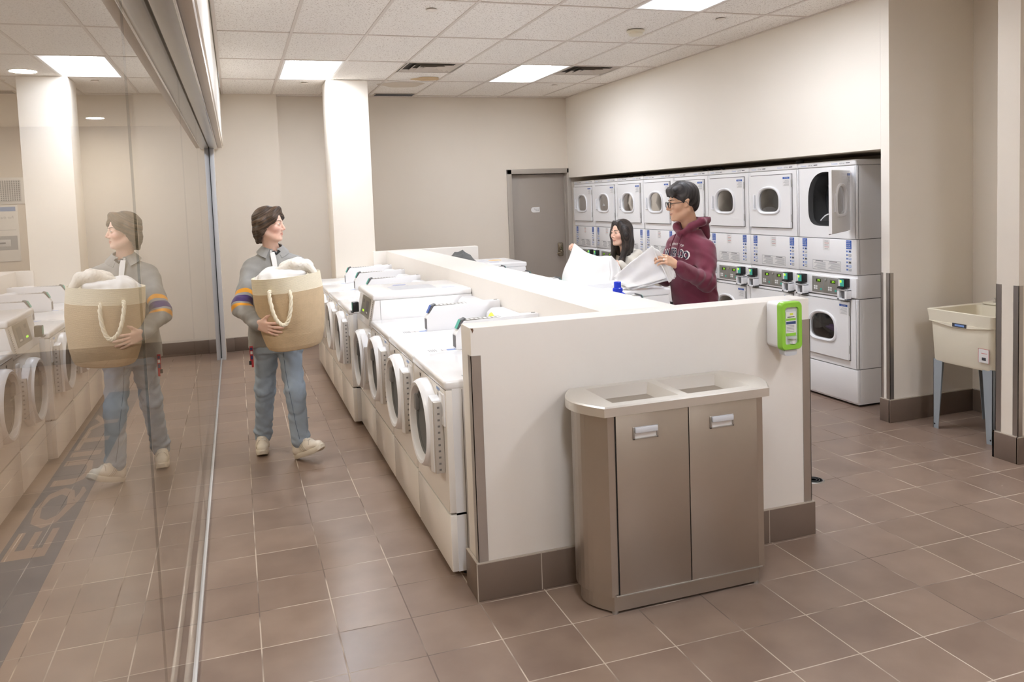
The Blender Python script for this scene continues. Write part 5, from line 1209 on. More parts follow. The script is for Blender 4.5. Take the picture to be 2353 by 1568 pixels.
chest_text(shirt, [('LAURIER', .016, .085, 0, 0, mat('purple_embroidery', (112, 88, 170), .7), .01, 0)], rel(.338, 5.70, 1.338), (1, -.1, 0), (0, 0, 1), (0, 1, 0), None, 'embroidery', shirt)
m = MB(); m.tube([rel(.236, 5.760, 1.435), rel(.255, 5.748, 1.415), rel(.275, 5.762, 1.437)], .011, BLACK); m.obj('undershirt', shirt)
# jeans
DENIM = mat('washed_denim', (156, 170, 184), .85, var=.2, vscale=7, bump=.3, bscale=900)
F = Field((-.02, 5.45, .04), (.52, 6.15, .89), .0062)
F.stack([((.232, 5.825, .74), .158, .106, TW), ((.232, 5.825, .79), .150, .100, TW), ((.232, 5.825, .87), .140, .092, TW)], .03)
for a, b, c, fl in ((hipR, knR, anR, 1), (hipL, knL, anL, 1)):
    F.cone(a + A(0, 0, -.06), b, .084, .066, .035); F.cone(b, c + A(0, 0, .01), .066, .057, .03); F.cone(c + A(0, 0, .035), c + A(0, 0, -.005), .060, .057, .02)
F.warp(lambda X, Y, Z: wrink((X, Y, Z * 1.3), .0030, 8) + .0035 * np.sin(110 * Z + 60 * X) * np.exp(-((Z - .15) / .05) ** 2) + .003 * np.sin(70 * Z - 65 * X) * np.exp(-((Z - .50) / .10) ** 2))
F.cut(anL + A(0, 0, -.02), A(-.15, .1, -1)) if False else None
jn = npobj('jeans', [F.mesh()], man, R1, [DENIM], 1)
def drape(host, pts, d, off):
    """points pushed along d onto a modelled surface"""
    me = host.data; bv = BVHTree.FromPolygons([v.co[:] for v in me.vertices], [p.vertices[:] for p in me.polygons]); d = Vector(d).normalized(); o = []
    for p in pts:
        h_ = bv.ray_cast(Vector(p) - d * .3, d, .6); o.append((h_[0] - d * off) if h_[0] else Vector(p))
    return o
m = MB(); cv = [(.262, .74), (.268, .62), (.280, .50), (.298, .38), (.312, .26), (.330, .17)]
m.tube(drape(jn, [tuple(A(np.interp(z, [c[1] for c in cv[::-1]], [c[0] for c in cv[::-1]]), 5.66, z) - R1) for z in np.linspace(.74, .16, 24)], (0, 1, 0), .0004), .0016, mat('seam_navy', (84, 98, 118), .8), 5); m.obj('seam', jn)
# trainers
SHOEM = mat('off_white_leather', (226, 216, 200), .5, var=.04, vscale=20); SOLE = mat('rubber_sole', (222, 212, 194), .6)
LACE = mat('lace_white', (236, 230, 220), .7); STRP = mat('shoe_stripe', (196, 184, 168), .5)
def shoe(heel, toe, tilt_n, name='shoe'):
    f = unit(toe - heel); n = unit(tilt_n - f * (A(*tilt_n) @ f)); l = np.cross(n, f); W = lambda a, b, c: heel + a * f + b * l + c * n
    S = Field(heel - .12 + A(0, 0, 0), heel + .40, .0042) if False else Field(np.minimum(heel, toe) - .10, np.maximum(heel, toe) + .16, .0042)
    S.cone(W(.045, 0, .055), W(.05, 0, .11), .037, .040, .02); S.cone(W(.04, 0, .05), W(.15, .002, .055), .037, .041, .025); S.cone(W(.15, .003, .050), W(.222, .004, .048), .041, .038, .02, flat=(n, 1.25)); S.cone(W(.06, 0, .10), W(.165, 0, .074), .034, .030, .02)
    S.cone(W(.045, 0, .17), W(.055, 0, .12), .036, .030, .006, sub=True); S.cut(W(0, 0, .022), -n)
    up = npobj(name, [S.mesh()], man, R1, [SHOEM], 1)
    m = MB(); P_ = []
    for i in range(40):
        th = 2 * math.pi * i / 40; a = .132 + .144 * math.copysign(abs(math.cos(th)) ** .8, math.cos(th)); wd = .043 + .006 * math.cos(th); P_.append((a, wd * math.copysign(abs(math.sin(th)) ** .75, math.sin(th))))
    rings = [[tuple(W(.132 + (a - .132) * k, b * k, z + (.014 * max(0, (a - .2) / .07) ** 2)) - R1) for a, b in P_] for k, z in ((.95, 0), (1.0, .005), (1.01, .028), (.97, .034), (.90, .033))]
    loft(m, rings, SOLE, caps=True); m.obj('sole', up)
    def dr(pts, d, off, r, mt, nm=None):
        q = []
        for i in range(len(pts) - 1):
            for k in range(4): q.append(tuple(W(*(A(*pts[i]) * (1 - k / 4) + A(*pts[i + 1]) * k / 4)) - R1))
        q.append(tuple(W(*pts[-1]) - R1)); m.tube(drape(up, q, tuple(d), off), r, mt, 6)
    m = MB()
    for q in range(5): a = .098 + q * .019; dr([(a, -.024, .09), (a + .010, .004, .09), (a + .004, .024, .09)], -n, .0015, .0030, LACE)
    m.tube([tuple(W(.092, 0, .128) - R1), tuple(W(.098, .022, .134) - R1), tuple(W(.118, .030, .112) - R1), tuple(W(.098, .004, .122) - R1)], .0028, LACE, 6); m.tube([tuple(W(.092, 0, .128) - R1), tuple(W(.098, -.022, .134) - R1), tuple(W(.118, -.030, .112) - R1), tuple(W(.098, -.004, .122) - R1)], .0028, LACE, 6)
    m.obj('laces', up)
    m = MB()
    for s in (-1, 1):
        for q in range(3): dr([(.125 + q * .018, s * .04, .038), (.108 + q * .016, s * .04, .060), (.098 + q * .014, s * .04, .084)], -s * l, .0006, .0038, STRP)
    dr([(.185, -.034, .06), (.178, 0, .06), (.185, .034, .06)], -n, .0005, .0025, STRP)
    m.obj('side_stripes', up)
shoe(A(.100, 6.085, .001), A(.088, 5.82, .001), A(0, 0, 1))
shoe(A(.312, 5.665, .004), A(.475, 5.475, .095), A(-.12, .12, 1))
m = MB(); RED = mat('lanyard_red', (180, 44, 52), .6); NAV = mat('lanyard_navy', (44, 52, 96), .6)
m.box(rel(.044, 5.735, .70), rel(.066, 5.741, .80), RED, .001); m.box(rel(.048, 5.732, .71), rel(.062, 5.735, .735), NAV); m.box(rel(.048, 5.732, .745), rel(.062, 5.735, .765), LABELW); m.box(rel(.048, 5.732, .772), rel(.062, 5.735, .79), NAV); m.box(rel(.036, 5.736, .672), rel(.056, 5.742, .70), BLACK, .002)
m.box(rel(.052, 5.734, .655), rel(.066, 5.741, .70), RED, .001); m.obj('key_lanyard', man)
# ================================================================== LAUNDRY BASKET
BT, BBt = A(.292, 5.43, 1.297), A(.326, 5.43, .822); bax = unit(BT - BBt); BL = np.linalg.norm(BT - BBt)
tb = thing('laundry_basket', 'tall woven two-tone rope laundry basket in the arms of the walking person', 'laundry basket', tuple(BBt))
JUTE = mat('jute_rope', (206, 182, 148), .85, var=.1, vscale=30, bump=.5, bscale=240); CROPE = mat('cream_rope', (236, 226, 202), .85, var=.05, vscale=30, bump=.5, bscale=240)
pr = [(0, .150), (.008, .165), (.03, .178), (.10, .197), (.20, .211), (.30, .219), (.38, .220), (BL, .216)]
rad = lambda z: float(np.interp(z, [p[0] for p in pr], [p[1] for p in pr]))
def ropes(z0, z1, mt, name, inner=False):
    m = MB(); prof = []; z = z0; step = .0056
    while z < z1 - 1e-6:
        for q in range(4): zz = z + step * q / 4; prof.append((rad(zz) + .0016 * math.sin(math.pi * q / 4), zz))
        z += step
    m.lathe(prof + [(rad(z1), z1)], (0, 0, 0), bax, mt, 96) if False else None
    V = []; Fc = []; n = 96; ax = Vector(bax); u = Vector((0, 1, 0)).cross(ax).normalized(); v = ax.cross(u); prof.append((rad(z1), z1))
    if inner: prof += [(rad(z1) - .008, z1), (rad(z1 - .12) - .008, z1 - .12)]
    for r, z in prof:
        for i in range(n):
            a = 2 * math.pi * i / n; k = 1 + .012 * math.sin(3 * a + 1) + .008 * math.sin(5 * a + 9 * z); V.append(ax * z + u * (r * k * math.cos(a)) + v * (r * k * math.sin(a)))
    Fc = [(j * n + i, j * n + (i + 1) % n, (j + 1) * n + (i + 1) % n, (j + 1) * n + i) for j in range(len(prof) - 1) for i in range(n)]
    if z0 == 0: Fc.append(tuple(range(n - 1, -1, -1)))
    m.add(V, Fc, mt, True); return m.obj(name, tb, sharp=0)
ropes(0, BL - .098, JUTE, 'jute_body'); ropes(BL - .098, BL, CROPE, 'cream_rim', True)
def braid(pts, name):
    pts = [Vector(p) for p in pts]; C = []
    for i in range(len(pts) - 1):
        p0 = pts[max(i - 1, 0)]; p1 = pts[i]; p2 = pts[i + 1]; p3 = pts[min(i + 2, len(pts) - 1)]
        for q in range(10):
            t = q / 10; C.append(.5 * ((2 * p1) + (p2 - p0) * t + (2 * p0 - 5 * p1 + 4 * p2 - p3) * t * t + (3 * p1 - p0 - 3 * p2 + p3) * t ** 3))
    C.append(pts[-1]); m = MB()
    for s in range(3):
        T = []
        for i, c in enumerate(C):
            t = (C[min(i + 1, len(C) - 1)] - C[max(i - 1, 0)]).normalized(); u = t.cross(Vector((0, 1, 0))).normalized(); v = t.cross(u); a = i * .42 + s * 2 * math.pi / 3; T.append(c + u * (.0065 * math.cos(a)) + v * (.0065 * math.sin(a)))
        m.tube(T, .0068, CROPE, 7)
    return m.obj(name, tb)
rb = lambda *p: tuple(A(*p) - BBt)
braid([rb(.188, 5.25, 1.205), rb(.176, 5.222, 1.212), rb(.176, 5.205, 1.17), rb(.190, 5.185, 1.09), rb(.212, 5.178, 1.035), rb(.245, 5.176, 1.005), rb(.272, 5.178, 1.02), rb(.292, 5.182, 1.08), rb(.302, 5.195, 1.16), rb(.297, 5.212, 1.21), rb(.290, 5.238, 1.205)], 'rope_handle')
braid([rb(.22, 5.64, 1.20), rb(.215, 5.66, 1.17), rb(.25, 5.672, 1.10), rb(.30, 5.675, 1.09), rb(.34, 5.665, 1.17), rb(.335, 5.64, 1.20)], 'rope_handle')
# laundry on top of the basket
F = Field(BT - A(.24, .24, .14), BT + A(.24, .24, .16), .006); T = BT
F.ell(T + A(-.04, 0, -.03), A(.165, .17, .065), .02); F.ell(T + A(-.08, -.06, .0), A(.085, .08, .045), .03); F.ell(T + A(.02, -.05, .012), A(.11, .09, .035), .03); F.ell(T + A(-.06, .06, .01), A(.1, .08, .04), .03)
F.warp(lambda X, Y, Z: wrink((X, Y, Z), .0035, 12))
o = npobj('white_sheet', [F.mesh()], None, T, [CLOTHW], 2); o.location = tuple(T); tag(o, 'crumpled smooth white sheet in the woven basket, on the left below the fleece', 'laundry')
F = Field(BT - A(.2, .22, .10), BT + A(.27, .22, .18), .0055)
F.cone(T + A(-.055, -.08, .035), T + A(.05, -.09, .070), .022, .034, .02); F.cone(T + A(.05, -.09, .07), T + A(.13, -.06, .060), .036, .034, .02); F.cone(T + A(.13, -.06, .06), T + A(.17, -.08, .01), .032, .024, .02); F.ell(T + A(.07, .02, .055), A(.11, .11, .045), .03); F.cone(T + A(.08, -.02, .085), T + A(.03, .0, .07), .030, .024, .02)
F.warp(lambda X, Y, Z: .0035 * np.sin(260 * X + 40 * Y) * np.sin(250 * Y + 60 * Z) * np.sin(240 * Z))
o = npobj('fleece_blanket', [F.mesh()], None, T, [CLOTHC], 1); o.location = tuple(T); tag(o, 'nubbly cream fleece on top of the laundry in the woven basket', 'blanket')
# ================================================================== MAN IN THE MAROON HOODIE
MAR = mat('maroon_fleece', (104, 32, 54), .85, var=.06, vscale=40, bump=.25, bscale=800, sheen=.25); MARD = mat('maroon_rib', (92, 28, 48), .85, bump=.5, bscale=500, aniso=(1, 1, .1))
R2 = A(3.08, 5.02, 0); man2 = thing('person', 'person with short black hair and glasses in a maroon hoodie, holding up a white cloth', 'person', tuple(R2))
hc2, hs2 = A(2.985, 5.00, 1.662), 1.0; HB2 = frame((-.965, .22, -.07))
nk2 = A(3.050, 5.01, 1.492); V2, Q2, PH2 = head(hc2, HB2, hs2, .003, neck=nk2, nose=1.15)
TW2 = A(.18, -.984); F2 = A(-.984, -.18, 0)
s2L, e2L, w2L = A(3.085, 4.865, 1.345), A(3.015, 4.76, 1.12), A(2.735, 4.665, 1.255)
s2R, e2R, w2R = A(3.035, 5.185, 1.36), A(2.975, 5.25, 1.12), A(2.70, 5.02, 1.17)
h2L, k2L, a2L = A(3.11, 4.94, .90), A(3.10, 4.93, .50), A(3.13, 4.93, .10); h2R, k2R, a2R = A(3.10, 5.11, .90), A(3.09, 5.13, .50), A(3.12, 5.13, .10)
B_ = Field((2.6, 4.6, .06), (3.35, 5.4, 1.5), .013)
B_.stack([((3.10, 5.02, .88), .14, .09, TW2), ((3.10, 5.02, 1.1), .13, .09, TW2), ((3.08, 5.02, 1.35), .15, .09, TW2), ((3.07, 5.015, 1.44), .06, .05, TW2)])
for a, b, c, r in ((s2L, e2L, w2L, (.045, .038, .028)), (s2R, e2R, w2R, (.045, .038, .028)), (h2L, k2L, a2L, (.07, .05, .035)), (h2R, k2R, a2R, (.07, .05, .035))): B_.cone(a, b, r[0], r[1], .02); B_.cone(b, c, r[1], r[2], .02)
HV = [hand(w2L + A(-.012, 0, .012), A(-.80, -.10, .42), A(-.40, .82, -.42), -1, (.80, .75, .72, .70), .14, 1.0, thumb=(.7, .3, .55)), hand(w2R, A(-.9, -.2, -.1), A(.1, -.3, -.9), 1, (.5, .5, .5, .5), .08, 1.0)]
SK2 = skincol(inv(hc2, HB2, hs2), (206, 164, 136), (176, 110, 96), (196, 138, 112), .3)
npobj('body', [(V2, Q2), B_.mesh()] + HV, man2, R2, [SKIN], 1, color=SK2)
face_extras(man2, R2, PH2, HB2, hs2, IRISB, BROWD, (V2, Q2), gaze=(0, -.001), open_=.6)
m = MB(); P = lambda a, b, c: tuple(PH2(a, b, c) - R2)       # teeth, glasses
m.tube([P(.0945 - 9 * y * y, y, -.0655 + 5 * y * y) for y in np.linspace(-.014, .014, 7)], .0020, EYEW, 6); m.obj('teeth', man2)
gl = None
for s in (-1, 1):
    m = MB(); ol = rrect(.0235, .0185, .009, 4, (s * .0315, -.001)); pts = [P(.1065 - 1.6 * (p[0] / 2) ** 2 * 4 * .35, p[0], p[1]) for p in ol]
    m.tube(pts + [pts[0], pts[1]], .0027, BLACK, 7, cap=False)
    if s == 1:
        m.tube([P(.1065, -.008, .004), P(.109, 0, .006), P(.1065, .008, .004)], .0018, BLACK, 7)
    m.tube([P(.100, s * .055, .010), P(.094, s * .070, .009), P(.05, s * .078, .008), P(.0, s * .084, .012), P(-.012, s * .086, -.008)], .0020, BLACK, 7)
    if gl is None: gl = m.obj('eyeglasses', man2)
    else: m.obj('frame_half', gl)
    m = MB(); m.add([(p[0], p[1], p[2]) for p in pts], [tuple(range(len(pts)))], LGLASS); m.obj('lens', gl)
HAIR2 = hairmat('black_hair', (22, 19, 19), (62, 56, 54), .55)
F = Field(hc2 - .17, hc2 + .19, .0032); P = PH2
F.ell(P(-.022, 0, .044), A(.100, .088, .094) * hs2, .02, HB2); F.ell(P(-.02, .0, .085), A(.092, .075, .066) * hs2, .03, HB2); F.ell(P(-.074, 0, .0), A(.042, .066, .070) * hs2, .02, HB2)
for q, y in enumerate((-.05, -.02, .012, .045)): F.cone(P(.010, y * .7, .112), P(.070, y * 1.1, .094), .034 * hs2, .024 * hs2, .03); F.cone(P(.070, y * 1.1, .094), P(.090, y * 1.15 + .012, .060 - .008 * (q % 2)), .020 * hs2, .007 * hs2, .02)
for s in (-1, 1): F.cone(P(.022, s * .074, .045), P(.020, s * .073, .000), .012 * hs2, .006 * hs2, .012)
F.ell(P(.112, 0, -.02), A(.062, .072, .078) * hs2, .010, HB2, sub=True)
for s in (-1, 1): F.ell(P(.052, s * .085, -.030), A(.045, .040, .060) * hs2, .01, HB2, sub=True); F.ell(P(-.006, s * .092, -.004), A(.022, .028, .032) * hs2, .01, HB2, sub=True)
hairobj(man2, R2, F, hc2, HB2, hs2, HAIR2, .0012, fold=lambda L: 90 * L[:, 1] + 40 * L[:, 2] * .7 + 4 * np.sin(16 * L[:, 0] + 8 * L[:, 1]) + 8 * L[:, 0])
F = Field((2.60, 4.60, .80), (3.40, 5.42, 1.56), .0068)
F.stack([((3.09, 5.02, .86), .165, .122, TW2), ((3.085, 5.02, .92), .178, .132, TW2), ((3.075, 5.02, 1.05), .174, .134, TW2), ((3.065, 5.02, 1.20), .170, .132, TW2), ((3.062, 5.015, 1.33), .164, .116, TW2), ((3.058, 5.012, 1.41), .13, .095, TW2), ((3.052, 5.01, 1.475), .082, .075, TW2)], .03)
for a, b, c in ((s2L, e2L, w2L), (s2R, e2R, w2R)): F.cone(a, b, .068, .062, .05); F.cone(b, c - .12 * (c - b), .062, .046, .035); F.cone(c - .16 * (c - b), c, .037, .036, .012)
# hood lying behind the neck
hd = lambda f, l, z: nk2 + f * F2 + l * A(TW2[0], TW2[1], 0) + A(0, 0, z)
for a, b, r1, r2 in ((hd(.098, 0, -.048), hd(.06, .066, .0), .014, .026), (hd(.06, .066, .0), hd(-.02, .088, .035), .030, .036), (hd(-.02, .088, .035), hd(-.095, .05, .050), .036, .040), (hd(-.095, .05, .050), hd(-.105, -.05, .050), .040, .040), (hd(.098, 0, -.048), hd(.06, -.066, .0), .014, .026), (hd(.06, -.066, .0), hd(-.02, -.088, .035), .030, .036), (hd(-.02, -.088, .035), hd(-.105, -.05, .05), .036, .040), (hd(-.10, .0, .02), hd(-.145, 0, -.07), .06, .035)): F.cone(a, b, r1, r2, .02)
F.cone(hd(.01, 0, -.03), hd(.0, 0, .12), .056, .070, .008, sub=True); F.cone(hd(.085, 0, -.015), hd(.10, 0, .04), .018, .045, .008, sub=True); F.cut(A(0, 0, .855), A(0, 0, -1))
F.warp(lambda X, Y, Z: wrink((X, Y, Z * .7), .0044, 21) + .009 * np.sin(75 * X - 55 * Z) * np.exp(-(((X - 2.98) / .09) ** 2 + ((Z - 1.17) / .07) ** 2)) * (Y < 4.95))
hood = npobj('hoodie', [F.mesh()], man2, R2, [MAR], 1)
rel2 = lambda *p: tuple(A(*p) - R2)
NAVY = mat('print_navy', (36, 38, 60), .7); PW = mat('print_white', (232, 226, 222), .7)
o_ = hd(.13, -.055, -.165) - R2
chest_text(hood, [('WATERLOO', .064, .30, -.01, .022, PW, .07, 0), ('WATERLOO', .054, .285, -.01, .022, NAVY, .03, .0012), ('UNIVERSITY OF', .016, .19, .048, .012, PW, .01, 0)], tuple(o_), tuple(A(TW2[0], TW2[1], 0)), (0, 0, 1), tuple(-F2), None, 'chest_lettering', hood)
for s, L_ in ((1, .25), (-1, .20)):
    m = MB(); me_ = hood.data; p0 = hd(.098, s * .03, -.045); m.tube([tuple(p0 + A(F2[0], F2[1], 0) * (.012 + .052 * math.sin(min(1, t * 1.6) * 1.4)) + A(TW2[0], TW2[1], 0) * (s * .012 * t) - A(0, 0, L_ * t) - R2) for t in np.linspace(0, 1, 12)], .0042, MARD, 7); m.obj('drawstring', hood)
F = Field((2.9, 4.75, .04), (3.32, 5.32, .96), .012); F.stack([((3.10, 5.02, .82), .16, .11, TW2), ((3.10, 5.02, .92), .16, .11, TW2)])
for a, b, c in ((h2L, k2L, a2L), (h2R, k2R, a2R)): F.cone(a, b, .088, .066, .03); F.cone(b, c, .066, .055, .03)
npobj('trousers', [F.mesh()], man2, R2, [mat('black_trousers', (40, 38, 42), .85)], 1)
for a in (a2L, a2R):
    F = Field((2.85, a[1] - .1, -.01), (3.25, a[1] + .1, .16), .006); F.cone(a + A(.03, 0, -.055), a + A(-.17, 0, -.062), .042, .036, .02); F.cone(a + A(0, 0, 0), a + A(-.03, 0, -.04), .046, .04, .02); F.cut(A(0, 0, .002), A(0, 0, -1)); npobj('shoe', [F.mesh()], man2, R2, [BLACK], 1)
m = MB(); Hd = unit(A(-.86, -.22, .40))
# cloth held by the man in maroon
def patch(c00, c10, c11, c01, bul, nrm, seed, k=1.0, edge=None):
    c = [A(*p) for p in (c00, c10, c11, c01)]; nrm = unit(nrm); rs = np.random.RandomState(seed); ph = rs.uniform(0, 6, 5)
    def f(u, v):
        p = c[0] * (1 - u) * (1 - v) + c[1] * u * (1 - v) + c[2] * u * v + c[3] * (1 - u) * v
        q = bul * math.sin(math.pi * u) * math.sin(math.pi * v) + k * (.006 * math.sin(6 * u + 4 * v + ph[0]) + .005 * math.sin(11 * v - 5 * u + ph[1]) + .003 * math.sin(17 * u + ph[2]))
        p = p + nrm * q
        if edge is not None: p = p + edge(u, v)
        return tuple(p)
    return f
a_, b_, c_, d_, e_ = A(2.575, 4.715, 1.395), A(2.372, 4.875, 1.190), A(2.420, 4.752, 1.130), A(2.705, 4.655, 1.185), A(2.690, 4.665, 1.265)
nr = (-.25, -.90, .35); mid = (a_ + d_) / 2; ev = (e_ - mid) * 1.0
m = MB(); m.grid(patch(c_, d_, a_, b_, -.028, nr, 1, 1.7, edge=lambda u, v: ev * (u ** 2) * math.sin(math.pi * v) * .95), 34, 30, CLOTHW, thick=.008)
m.grid(patch(c_ + A(.01, .02, -.012), d_ + A(.006, .05, -.02), d_ + A(-.03, .14, -.015), b_ + A(.02, .07, -.05), .01, (0, 0, 1), 2), 24, 16, CLOTHW, thick=.010)
m.grid(patch(c_ + A(-.005, .005, -.002), d_ + A(.02, .015, -.005), a_ + A(.03, .05, -.03), b_ + A(.03, .05, -.02), -.015, nr, 5, edge=lambda u, v: ev * (u ** 2) * math.sin(math.pi * v) * .9), 24, 20, CLOTHW, thick=.008)
m.grid(patch(c_ + A(.02, .0, -.016), d_ + A(.012, .01, -.012), e_ + A(.004, .03, -.01), c_ + A(.1, .08, .05), .0, nr, 9, .5), 20, 10, CLOTHW, thick=.008)
c2_ = A(2.655, 4.64, 1.150); of = unit(nr) * .014
m.grid(patch(c2_ + of, d_ + of + A(.004, 0, .0), e_ + of * .8, a_ + of, .006, nr, 12, 1.2, edge=lambda u, v: A(.0, 0, .012) * math.sin(math.pi * v) * u), 20, 20, CLOTHW, thick=.007)
o = m.obj('folded_cloth', loc=None, sharp=0); tag(o, 'folded white cloth lifted over the tall washer by the person in maroon', 'cloth')
f_ = unit(A(-.80, -.10, .42)); p_ = A(-.40, .82, -.42); p_ = unit(p_ - f_ * (p_ @ f_)); sd_ = -np.cross(f_, p_); w_ = w2L + A(-.012, 0, .012); sp_ = .14 * (1.2 - 1.8); d_r = math.cos(.576) * (f_ * math.cos(sp_) + sd_ * math.sin(sp_)) + math.sin(.576) * p_
m = MB(); m.lathe([(.0095, -.003), (.0112, -.003), (.0112, .003), (.0095, .003)], tuple(w_ + .084 * f_ - .009 * sd_ + d_r * .018 - R2), tuple(d_r), ALU, 20, close=True); m.obj('finger_ring', man2)
# ================================================================== LONG-HAIRED PERSON
OAT = mat('oatmeal_fleece', (222, 216, 204), .88, var=.05, vscale=60, bump=.3, bscale=800, sheen=.25)
R3 = A(3.16, 6.24, 0); wom = thing('person', 'person with long dark hair in a light oatmeal hoodie, holding up a white sheet', 'person', tuple(R3))
hc3, hs3 = A(3.105, 6.215, 1.412), .87; HB3 = frame((-.955, -.22, .0)); nk3 = A(3.16, 6.235, 1.205)
V3, Q3, PH3 = head(hc3, HB3, hs3, .003, neck=nk3, fem=True, smile=True, nose=.95)
TW3 = A(.29, -.957); F3 = A(-.957, -.29, 0)
s3L, e3L, w3L = A(3.20, 6.075, 1.135), A(3.135, 5.965, .965), A(2.955, 5.935, 1.165); s3R, e3R, w3R = A(3.11, 6.385, 1.135), A(2.985, 6.41, .985), A(2.745, 6.275, 1.265)
h3L, k3L, a3L = A(3.18, 6.16, .78), A(3.17, 6.15, .43), A(3.20, 6.15, .09); h3R, k3R, a3R = A(3.15, 6.32, .78), A(3.14, 6.33, .43), A(3.17, 6.33, .09)
B_ = Field((2.6, 5.8, .05), (3.4, 6.6, 1.25), .013); B_.stack([((3.17, 6.24, .76), .14, .09, TW3), ((3.17, 6.24, .95), .12, .085, TW3), ((3.16, 6.24, 1.12), .13, .085, TW3), ((3.16, 6.235, 1.2), .05, .045, TW3)])
for a, b, c, r in ((s3L, e3L, w3L, (.040, .034, .025)), (s3R, e3R, w3R, (.040, .034, .025)), (h3L, k3L, a3L, (.07, .05, .035)), (h3R, k3R, a3R, (.07, .05, .035))): B_.cone(a, b, r[0], r[1], .02); B_.cone(b, c, r[1], r[2], .02)
HV = [hand(w3L, A(-.88, -.28, .28), A(-.25, .75, -.55), -1, (.7, .85, .9, .95), .12, .86, thumb=(.75, .3, .4)), hand(w3R, A(-.55, -.25, .70), A(-.6, .3, -.5), 1, (.9, .9, .9, .9), .08, .86)]
npobj('body', [(V3, Q3), B_.mesh()] + HV, wom, R3, [SKIN], 1, color=skincol(inv(hc3, HB3, hs3), (232, 192, 170), (202, 120, 112), (222, 150, 134), .4))
face_extras(wom, R3, PH3, HB3, hs3, IRISG, BROWD, (V3, Q3), gaze=(.002, 0), open_=.7)
HAIR3 = hairmat('dark_long_hair', (24, 20, 19), (66, 54, 48), .5)
F = Field((2.90, 5.98, .90), (3.34, 6.46, 1.60), .0038); P = PH3
F.ell(P(-.022, 0, .040), A(.104, .094, .098) * hs3, .02, HB3); F.ell(P(-.06, 0, -.08), A(.062, .098, .16) * hs3, .03, HB3)
for s in (-1, 1):
    F.cone(P(.045, s * .045, .100), P(.020, s * .088, -.02), .022 * hs3, .030 * hs3, .03); F.ell(P(-.004, s * .086, .0), A(.04, .022, .06) * hs3, .05, HB3); F.cone(P(.020, s * .088, -.02), P(.012, s * .088, -.13), .030 * hs3, .034 * hs3, .02); F.cone(P(.012, s * .084, -.13), P(.062, s * .075, -.27), .034 * hs3, .028 * hs3, .02); F.cone(P(.062, s * .075, -.27), P(.135, s * .070, -.38), .030 * hs3, .010 * hs3, .02)
    F.cone(P(.0, s * .082, -.05), P(-.03, s * .080, -.25), .04 * hs3, .014 * hs3, .03)
F.cone(P(-.07, 0, -.1), P(-.09, 0, -.30), .065 * hs3, .025 * hs3, .03)
F.ell(P(.108, 0, -.01), A(.056, .060, .105) * hs3, .010, HB3, sub=True); F.ell(P(.075, 0, -.11), A(.07, .050, .09) * hs3, .01, HB3, sub=True)
hairobj(wom, R3, F, hc3, HB3, hs3, HAIR3, .0010, fold=lambda L: 120 * (np.abs(L[:, 1]) + .55 * L[:, 0]) + 8 * L[:, 2])
F = Field((2.66, 5.82, .66), (3.42, 6.62, 1.30), .0072)
F.stack([((3.17, 6.24, .72), .165, .120, TW3), ((3.17, 6.24, .85), .165, .122, TW3), ((3.165, 6.24, 1.0), .155, .120, TW3), ((3.16, 6.24, 1.10), .15, .105, TW3), ((3.16, 6.238, 1.16), .10, .08, TW3), ((3.16, 6.236, 1.19), .07, .062, TW3)], .03)
for a, b, c in ((s3L, e3L, w3L), (s3R, e3R, w3R)): F.cone(a, b, .062, .058, .04); F.cone(b, c - .12 * (c - b), .058, .040, .03); F.cone(c - .16 * (c - b), c, .031, .031, .012)
hd3 = lambda f, l, z: nk3 + f * F3 + l * A(TW3[0], TW3[1], 0) + A(0, 0, z)
for s in (-1, 1): F.cone(hd3(.10, s * .045, -.09), hd3(.04, s * .075, -.015), .018, .026, .015); F.cone(hd3(.04, s * .075, -.015), hd3(-.06, s * .075, .015), .026, .036, .02); F.cone(hd3(-.06, s * .075, .015), hd3(-.11, 0, .0), .036, .045, .02)
F.cone(hd3(-.10, 0, -.0), hd3(-.13, 0, -.07), .055, .035, .02); F.cone(hd3(.02, 0, -.03), hd3(0, 0, .1), .046, .06, .008, sub=True); F.cut(A(0, 0, .715), A(0, 0, -1)); F.warp(lambda X, Y, Z: wrink((X, Y, Z * .7), .0042, 31))
hd_ = npobj('hoodie', [F.mesh()], wom, R3, [OAT], 1)
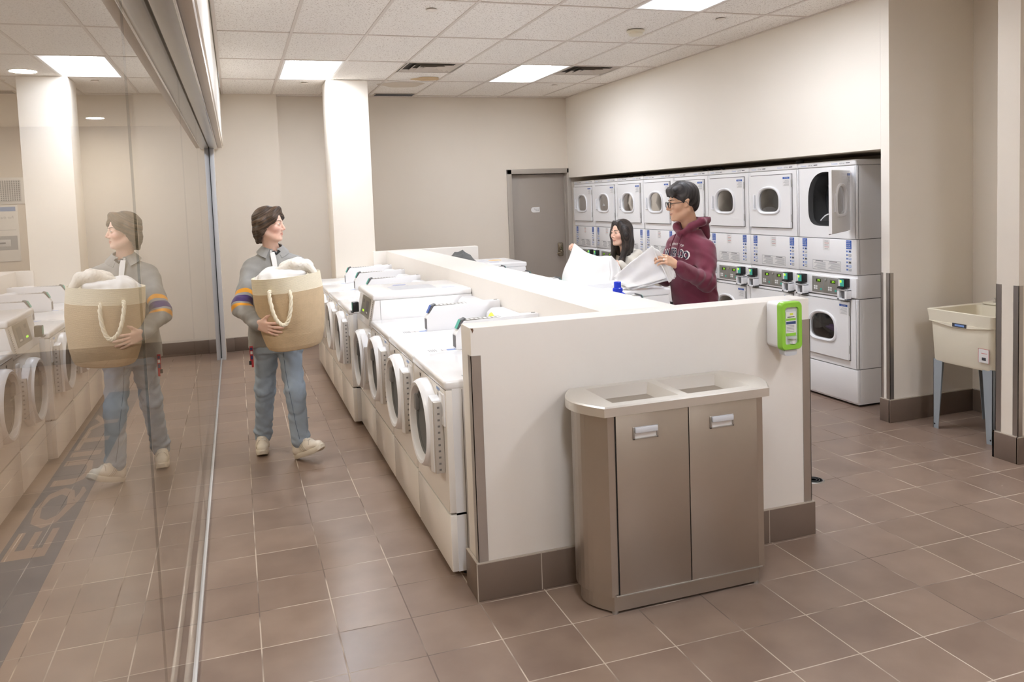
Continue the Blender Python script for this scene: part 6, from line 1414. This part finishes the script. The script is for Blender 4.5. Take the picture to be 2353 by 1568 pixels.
chest_text(hd_, [('U', .085, .07, 0, 0, mat('letter_gold', (214, 176, 60), .7), .03, 0), ('U', .072, .052, 0, 0, NAVY, .02, .0012)], tuple(hd3(.13, .055, -.115) - R3), tuple(A(TW3[0], TW3[1], 0)), (0, 0, 1), tuple(-F3), None, 'chest_letter', hd_)
F = Field((2.95, 5.98, .04), (3.36, 6.5, .84), .012); F.stack([((3.17, 6.24, .72), .15, .11, TW3), ((3.17, 6.24, .80), .15, .105, TW3)])
for a, b, c in ((h3L, k3L, a3L), (h3R, k3R, a3R)): F.cone(a, b, .080, .058, .03); F.cone(b, c, .058, .045, .03)
npobj('trousers', [F.mesh()], wom, R3, [mat('dark_trousers', (48, 46, 52), .85)], 1)
for a in (a3L, a3R):
    F = Field((2.95, a[1] - .09, -.01), (3.32, a[1] + .09, .14), .006); F.cone(a + A(.03, 0, -.05), a + A(-.15, 0, -.056), .036, .031, .02); F.cone(a, a + A(-.03, 0, -.04), .040, .034, .02); F.cut(A(0, 0, .002), A(0, 0, -1)); npobj('shoe', [F.mesh()], wom, R3, [LABELW], 1)
t1, t2, t3, t4 = A(2.672, 6.215, 1.345), A(2.845, 5.885, 1.250), A(2.455, 6.07, .955), A(2.765, 5.76, .955)
m = MB(); sn = unit(np.cross(t2 - t1, t3 - t1)); sn = sn if sn @ A(-.3, -1, 0) > 0 else -sn
m.grid(patch(t3, t4, t2, t1, .02, sn, 4, 1.6, edge=lambda u, v: A(0, 0, -.042 * math.sin(math.pi * u) * v) + A(-.012, 0, 0) * math.sin(math.pi * v) * (1 - u)), 40, 34, CLOTHW, thick=.004)
g1, g2 = A(2.905, 5.900, 1.195), A(2.80, 5.755, 1.0)
m.grid(lambda u, v: tuple((t2 * (1 - u) + g1 * u) * (1 - v) + (t4 * (1 - u) + (g2 + A(.03, .02, 0)) * u) * v + sn * (.028 * math.sin(math.pi * v) * math.sin(2.2 * math.pi * u) + .01 * math.sin(9 * v + 5 * u)) + A(.05, 0, 0) * math.sin(math.pi * v) * u), 24, 24, CLOTHW, thick=.004)
o = m.obj('white_bedsheet', sharp=0); tag(o, 'white sheet spread open behind the long partition by the person with long hair', 'sheet')
